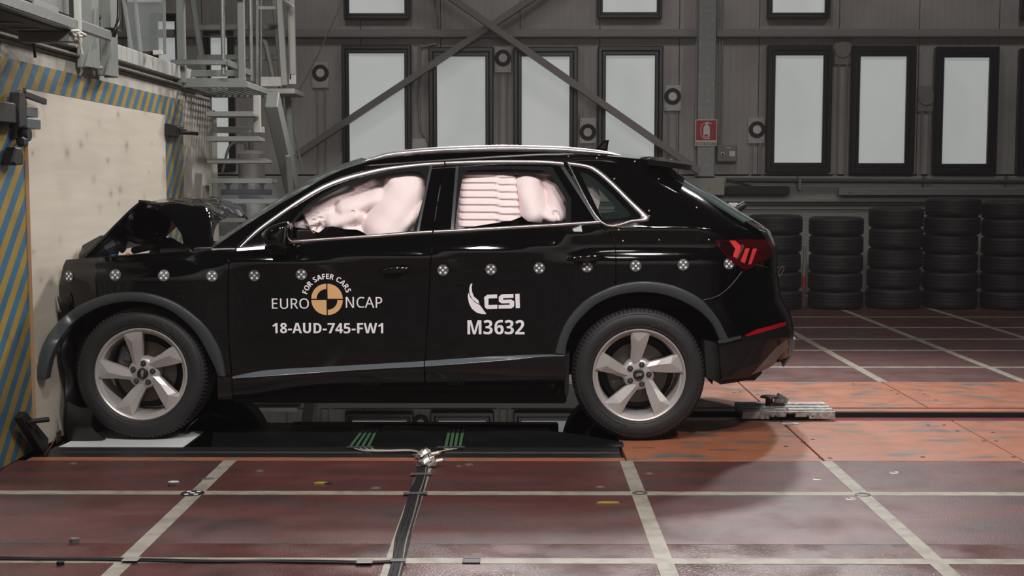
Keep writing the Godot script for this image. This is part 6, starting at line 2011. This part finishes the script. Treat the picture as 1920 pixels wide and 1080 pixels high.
# ================================================================ things on the floor
func build_floor_things() -> void:
	var black := mat("clamp black", 0, 0, 0)
	# paper sheet under the front wheel
	var a := at_y(109, 837)
	var sh := thing("paper_sheet", "white paper sheet lying under the front wheel at the plywood foot", "sheet")
	var g := []
	var near := [at_y(109, 838, 0.003), at_y(343, 838.5, 0.003)]
	var far := [at_y(180, 806, 0.003), at_y(384, 808, 0.003)]
	for i in 5:
		var row := []
		for j in 9:
			row.append(near[0].lerp(near[1], j / 8.0).lerp(far[0].lerp(far[1], j / 8.0), i / 4.0))
		g.append(row)
	place("paper", Shape.new().sheet(g, 0.001, Vector3.UP), mat("paper white", 206, 210, 208, 0.7), sh)
	# black sheet on the pit cover
	var tarp := thing("black_film", "wrinkled black film lying on the near half of the pit cover", "film")
	g = []
	var top := smooth_path(pairs([400, 812, 480, 803, 540, 799, 620, 796, 700, 798, 820, 801, 900, 806, 1000, 809, 1060, 812, 1120, 822, 1168, 830]), 4)
	for i in 13:
		var row := []
		for j in top.size():
			var f := at_y(top[j].x, top[j].y, 0.012)
			var n := at_y(lerpf(396, 1170, float(j) / (top.size() - 1)), 838, 0.002)
			var t := i / 12.0
			var p := f.lerp(n, t)
			p.y = 0.002 + 0.014 * pow(1.0 - t, 2.0) + 0.004 * sin(p.x * 9.0 + t * 4.0) * sin(PI * t) * 0.6 + 0.003 * sin(p.x * 23.0 - t * 7.0) * sin(PI * t) * 0.5 + 0.004 * sin(PI * t)
			row.append(p)
		g.append(row)
	place("film", Shape.new().sheet(g, 0.002, Vector3.UP), mat("black film", 20, 20, 21, 0.3), tarp)
	# contact strips, two sets of four
	var green := mat("contact green", 62, 100, 68, 0.6)
	var tapem := mat("tape grey", 0, 0, 0)
	var wire := mat("wire cream", 176, 168, 152, 0.6)
	for q in [[[672, 694, 12.6], [658, 12.0], "left", 836.5, "contact strips, the set nearer the front wheel"], [[858, 12.4, 12.4], [838, 10.4], "right", 836.5, "contact strips, the set nearer the rear wheel"]]:
		pass
	var sets := [[[658, 669, 680, 691], [676, 685, 694, 703], [690, 698, 706, 715], 655, 703, "front"], [[836, 845, 853.5, 862.5], [841.5, 849.5, 858, 867], [848, 855, 862, 872], 824, 874, "rear"]]
	for q in sets:
		for k in 4:
			var p0 := at_y(q[0][k], 836, 0.016)
			var p1 := at_y(q[1][k], 812, 0.022)
			var p2 := at_y(q[2][k], 797.5, 0.028)
			var t := thing("contact_strip", "green and black contact strip, %s from the left in the set nearer the %s wheel" % [["first", "second", "third", "last"][k], q[5]], "contact strip", Vector3.ZERO, "contact strips on the black film")
			place("green_part", Shape.new().bar(p0, p1, 0.016, 0.003, Vector3.UP, 0.001), green, t)
			place("black_part", Shape.new().bar(p1, p2, 0.015, 0.003, Vector3.UP, 0.001), black, t)
		var l := at_y(q[3] - 5, 838, 0.015)
		var r := at_y(q[4] - 3, 838, 0.015)
		tag(place("tape_strip", Shape.new().bar(l, r, 0.022, 0.003, Vector3.UP, 0.001), tapem), "grey tape across the lower ends of the contact strips nearer the %s wheel" % q[5], "tape", "tapes on the contact strips")
		var tl := at_y(q[2][0] - 8, 798, 0.032)
		var tr := at_y(q[2][3] + 6, 798, 0.032)
		tag(place("tape_strip", Shape.new().bar(tl, tr, 0.02, 0.004, Vector3.UP, 0.001), black), "black tape across the upper ends of the contact strips nearer the %s wheel" % q[5], "tape", "tapes on the contact strips")
		for k in 4:
			var s: float = q[0][k] + 2
			var pts := []
			if q[5] == "front":
				pts = [at_y(s, 838, 0.012), at_y(s + 9, 842 + k * 0.4, 0.008), at_y(s + 26, 845.5 - k * 0.5, 0.008), at_y(730, 846 - k * 0.6, 0.008), at_y(770, 845.5 - k * 0.6, 0.008), at_y(795, 851 - k * 0.5, 0.008)]
			else:
				pts = [at_y(s, 838, 0.012), at_y(s - 6, 840.5, 0.008), at_y(840 - 4 * k, 843 + k, 0.008), at_y(820, 847 + k, 0.008), at_y(804, 852 + k, 0.008)]
			tag(place("contact_wire", Shape.new().tube(smooth_path(pts, 5), 0.0032, 6), wire), "thin cream wire from the contact strips nearer the %s wheel, %s of four" % [q[5], ["first", "second", "third", "last"][k]], "wire", "wires of the contact strips")
	# foil-wrapped plugs
	var foil := mat("crumpled foil", 214, 210, 204, 0.3, 0.7)
	var r2 := RandomNumberGenerator.new()
	r2.seed = 11
	for q in [[798, 862, "upper"], [804, 876, "lower"]]:
		var c := at_y(q[0], q[1])
		var t := thing("foil_plug", "crumpled silver foil plug on the cable bundle, %s of two" % q[2], "plug", Vector3(c.x, 0, c.z), "foil plugs")
		var ball := []
		for i in 13:
			var row := []
			for j in 17:
				var ph := PI * i / 12
				var th := TAU * j / 16
				var d := Vector3(sin(ph) * cos(th), cos(ph), sin(ph) * sin(th))
				var k := 1.0 + 0.28 * sin(d.x * 9.0 + q[1]) * sin(d.y * 8.0) + 0.18 * sin(d.z * 17.0 + d.x * 5.0)
				row.append(Vector3(0, 0.026, 0) + d * k * Vector3(0.042, 0.028, 0.036))
			ball.append(row)
		place("foil", Shape.new().sheet(ball, 0.0), foil, t)
		place("foil_tail", Shape.new().bar(Vector3(0.02, 0.025, 0), Vector3(0.075, 0.035, -0.01), 0.02, 0.02, Vector3.UP, 0.008), foil, t)
	# cable bundle down the floor
	var left := smooth_path(pairs([787, 858, 779, 895, 768, 925, 755, 965, 744, 1000, 739, 1030, 733, 1060, 722, 1100]), 5)
	var right := smooth_path(pairs([803, 858, 800, 895, 791, 925, 780, 965, 771, 1000, 763, 1030, 757, 1060, 748, 1100]), 5)
	for k in 8:
		var pts := []
		for i in left.size():
			var p: Vector2 = left[i].lerp(right[i], (k + 0.5) / 8.0)
			pts.append(at_y(p.x + 0.8 * sin(i * 0.5 + k * 2.1), p.y, 0.0055))
		tag(place("data_cable", Shape.new().tube(pts, 0.0048, 8), mat("cable black", 13, 13, 14, 0.8) if k != 6 else mat("cable grey", 110, 108, 102, 0.6)), "%s cable of the bundle along the floor tape, %s from the left" % ["grey" if k == 6 else "black", ["first", "second", "third", "fourth", "fifth", "sixth", "seventh", "eighth"][k]], "cable", "cables of the floor bundle")
	for q in [[790, 852, 34, "topmost, just under the film"], [795, 872, 30, "second from the top, between the foil plugs"], [790, 888, 42, "third from the top, below the foil plugs"], [779, 924, 46, "fourth, on the long white tape line"], [747, 1050, 30, "lowest, near the picture edge"]]:
		var c := at_y(q[0], q[1], 0.012)
		var w: float = q[2] * (7.0 - c.z) / FOCAL
		tag(place("tape_patch", Shape.new().box(c, Vector3(w, 0.002, 0.036), Basis(Vector3.UP, 0.08), 0.001), tapem), "grey tape patch across the cable bundle, %s" % q[3], "tape", "tape patches on the bundle")
	# long cable across the floor
	for k in 2:
		var pts := []
		for p in smooth_path(pairs([-30, 1046, 120, 1048, 260, 1050, 420, 1052, 600, 1053, 690, 1054, 752, 1052]), 5):
			pts.append(at_y(p.x, p.y + k * 2.6 - 1.3 + sin(p.x * 0.02 + k) * 0.6, 0.005))
		tag(place("floor_cable", Shape.new().tube(pts, 0.0046, 8), black), "long black cable lying across the near floor, %s of a pair" % ["far one" if k == 0 else "near one"], "cable", "pair of floor cables")
	for q in [[246, 1048, "left one on the slanted line"], [684, 1052, "right one beside the bundle"]]:
		tag(place("tape_patch", Shape.new().box(at_y(q[0], q[1], 0.011), Vector3(0.06, 0.002, 0.05), Basis.IDENTITY, 0.001), mat("clear tape", 150, 150, 142, 0.25)), "clear tape patch over the long floor cable, %s" % q[2], "tape")
	# a five-dot target on the tape crossing
	var tc := at_y(361, 925, 0.002)
	var tg := thing("floor_target", "black five-dot target at the tape crossing left of the cable bundle", "target", tc)
	place("disc", Shape.new().lathe([Vector2(0, 0.002), Vector2(0.052, 0.002), Vector2(0.053, 0)], Transform3D.IDENTITY, 28), mat("ring black", 30, 32, 33, 0.5), tg)
	for d in [Vector2(0, 0), Vector2(0.022, 0.026), Vector2(-0.022, 0.026), Vector2(0.022, -0.026), Vector2(-0.022, -0.026)]:
		place("white_dot", Shape.new().lathe([Vector2(0, 0.003), Vector2(0.011, 0.003), Vector2(0.0115, 0.0015)], Transform3D(Basis.IDENTITY, Vector3(d.x, 0, d.y)), 12), mat("paper white", 0, 0, 0), tg)
	# debris
	var bits := [[140, 1018, 0.02, 0.02, "broken grey plastic bit with a stub, near the lower left corner", "cable grey"], [114, 1059, 0.014, 0.014, "tiny dark bit on the floor in the lower left corner", "clamp black"], [326, 904, 0.026, 0.005, "small white ring bit on the floor left of the five-dot target", "paper white"], [322, 911, 0.018, 0.006, "small dark bit just below the white ring bit", "clamp black"], [602, 907, 0.034, 0.008, "small yellow strip with a dark end, below the front door", "sensor yellow"], [616, 907, 0.022, 0.007, "dark end of torn strip beside the yellow strip", "clamp black"], [1140, 944, 0.05, 0.008, "curled yellow strip right of the cable bundle", "sensor yellow"], [390, 899, 0.03, 0.006, "grey torn bit on the slanted tape line", "tape grey"]]
	for q in bits:
		var c := at_y(q[0], q[1])
		var b := Shape.new()
		b.prism(PackedVector2Array([Vector2(-q[2], -0.006), Vector2(-q[2] * 0.2, -0.012), Vector2(q[2], -0.004), Vector2(q[2] * 0.7, 0.01), Vector2(-q[2] * 0.5, 0.012)]), Transform3D(Basis(Vector3(1, 0, 0), Vector3(0, 0, -1), Vector3(0, 1, 0)), Vector3.ZERO), q[3], 0.002)
		tag(place("debris", b, mats[q[5]]), q[4], "debris").position = c
	# black framed tape piece on the near line
	var fp := at_y(884, 1052, 0.002)
	var ft := thing("framed_tape", "grey tape piece framed in black on the nearest line, right of the bundle", "tape", fp)
	place("tape", box(Vector3(0, 0.001, 0), Vector3(0.055, 0.002, 0.05)), tapem, ft)
	for s in [-1.0, 1.0]:
		place("black_edge", box(Vector3(0, 0.0015, s * 0.027), Vector3(0.066, 0.003, 0.006)), black, ft)
		place("black_edge", box(Vector3(s * 0.03, 0.0015, 0), Vector3(0.005, 0.0035, 0.06)), black, ft)
	build_trolley()
	# a wisp of smoke over the bonnet
	var fog := FogVolume.new()
	fog.name = "smoke"
	fog.shape = RenderingServer.FOG_VOLUME_SHAPE_ELLIPSOID
	fog.size = Vector3(0.42, 0.3, 0.4)
	fog.position = at_z(462, 372, -1.5)
	var fm := FogMaterial.new()
	fm.density = 0.22
	fm.albedo = Color(0.9, 0.93, 1.0)
	fog.material = fm
	add_child(fog)
	fog.set_meta("kind", "stuff")
	tag(fog, "faint wisp of smoke rising between the bonnet and the windscreen", "smoke")

func build_trolley() -> void:
	var alu := mat("milled aluminium", 186, 184, 182, 0.45, 0.35)
	textured(alu, noise_tex("milled", 0.03, 4, [[0.2, 130, 128, 126], [0.5, 178, 176, 174], [0.8, 200, 198, 196]], 256), Vector3(3, 3, 3))
	var dark := mat("hole black", 0, 0, 0)
	var zf := at_y(1480, 788).z + 0.01
	var l := at_z(1392, 788, zf).x
	var r := at_z(1566, 788, zf).x
	var hgt := at_z(1480, 772, zf).y
	var zr := at_y(1480, 764, ).z
	var w := r - l
	var t := thing("tow_trolley", "scuffed aluminium tow trolley sitting on the rail behind the car", "trolley", Vector3((l + r) / 2, 0, zf))
	var dep := 0.3
	# front plate with its cut-outs
	var h := hgt
	var p := PackedVector2Array([Vector2(-w / 2, 0.01), Vector2(-w * 0.21, 0.01), Vector2(-w * 0.21, h * 0.42), Vector2(-w * 0.03, h * 0.42), Vector2(-w * 0.03, h * 0.9), Vector2(w * 0.07, h * 0.9), Vector2(w * 0.07, h * 0.42), Vector2(w * 0.22, h * 0.42), Vector2(w * 0.22, 0.01), Vector2(w / 2, 0.01), Vector2(w / 2, h), Vector2(-w / 2, h)])
	place("front_plate", Shape.new().prism(p, Transform3D(Basis.IDENTITY, Vector3(0, 0, -0.03)), 0.03, 0.003), alu, t)
	for q in [[-0.25, 0.5], [0.25, 0.5]]:
		place("top_plate", Shape.new().box(Vector3(w * q[0], h - 0.006, -dep / 2 - 0.015), Vector3(w * 0.495, 0.03, dep - 0.03), Basis.IDENTITY, 0.004), alu, t)
	for z in [-0.09, -0.19]:
		place("top_rail", Shape.new().box(Vector3(0, h + 0.012, z), Vector3(w * 0.96, 0.01, 0.03), Basis.IDENTITY, 0.003), alu, t)
	place("rear_plate", span(Vector3(-w / 2, 0.01, -dep), Vector3(w / 2, h, -dep + 0.03), 0.003), alu, t)
	place("end_plate", span(Vector3(-w / 2 + 0.001, 0.01, -dep + 0.03), Vector3(-w / 2 + 0.02, h - 0.02, -0.03), 0.003), mat("slot grey", 0, 0, 0), t)
	place("inner_block", span(Vector3(-w * 0.45, 0.02, -dep + 0.04), Vector3(w * 0.45, h - 0.03, -0.05)), dark, t)
	for u in [-0.29, 0.35]:
		place("roller_cap", Shape.new().lathe([Vector2(0, 0.008), Vector2(0.008, 0.007), Vector2(0.009, 0.003), Vector2(0.014, 0.004), Vector2(0.016, 0)], up_to(Vector3(w * u, h * 0.45, 0.0), Vector3.BACK), 20), mat("window chrome", 0, 0, 0), t)
		for k in 2:
			place("dowel_hole", Shape.new().lathe([Vector2(0, 0.001), Vector2(0.005, 0.001), Vector2(0.005, 0)], up_to(Vector3(w * u + (0.05 + k * 0.03) * (1.0 if u < 0 else -1.0), h * 0.5, 0.0), Vector3.BACK), 8), dark, t)
	var hx := at_z(1442, 760, zf - 0.14).x - (l + r) / 2
	place("hook_post", Shape.new().lathe([Vector2(0, 0.06), Vector2(0.05, 0.06), Vector2(0.055, 0.052), Vector2(0.022, 0.045), Vector2(0.022, 0.0)], Transform3D(Basis.IDENTITY, Vector3(hx, h + 0.01, -0.14)), 20), mat("hook rust", 74, 42, 38, 0.4, 0.4), t)
	place("hook_plate", Shape.new().box(Vector3(hx + 0.04, h + 0.02, -0.13), Vector3(0.1, 0.03, 0.07), Basis.IDENTITY, 0.01), mat("hook rust", 0, 0, 0), t)
	var bx := at_z(1466, 760, zf - 0.22).x - (l + r) / 2
	place("stop_block", Shape.new().box(Vector3(bx, h + 0.03, -0.24), Vector3(0.07, 0.06, 0.05), Basis(Vector3(0, 0, 1), -0.5), 0.004), alu, t)
	tag(place("foil_patch", Shape.new().box(at_y(1480, 794, 0.003), Vector3(0.1, 0.002, 0.06), Basis(Vector3.UP, 0.2), 0.0005), mats["crumpled foil"]), "bright scuffed metal patch on the orange plate in front of the trolley", "patch")

func settle() -> void:                                        # puts the origin of every assembled thing at its base
	for o in get_children():
		if not (o is Node3D) or o is MeshInstance3D or o.position != Vector3.ZERO or not o.has_meta("label") or o.name == &"floor" or o.name == &"wall_back":
			continue
		var bb := AABB()
		var any := false
		for c in o.get_children():
			if c is MeshInstance3D:
				var b: AABB = c.transform * c.mesh.get_aabb()
				bb = bb.merge(b) if any else b
				any = true
		if any:
			var base := Vector3(bb.get_center().x, bb.position.y, bb.get_center().z)
			o.position = base
			for c in o.get_children():
				c.position -= base
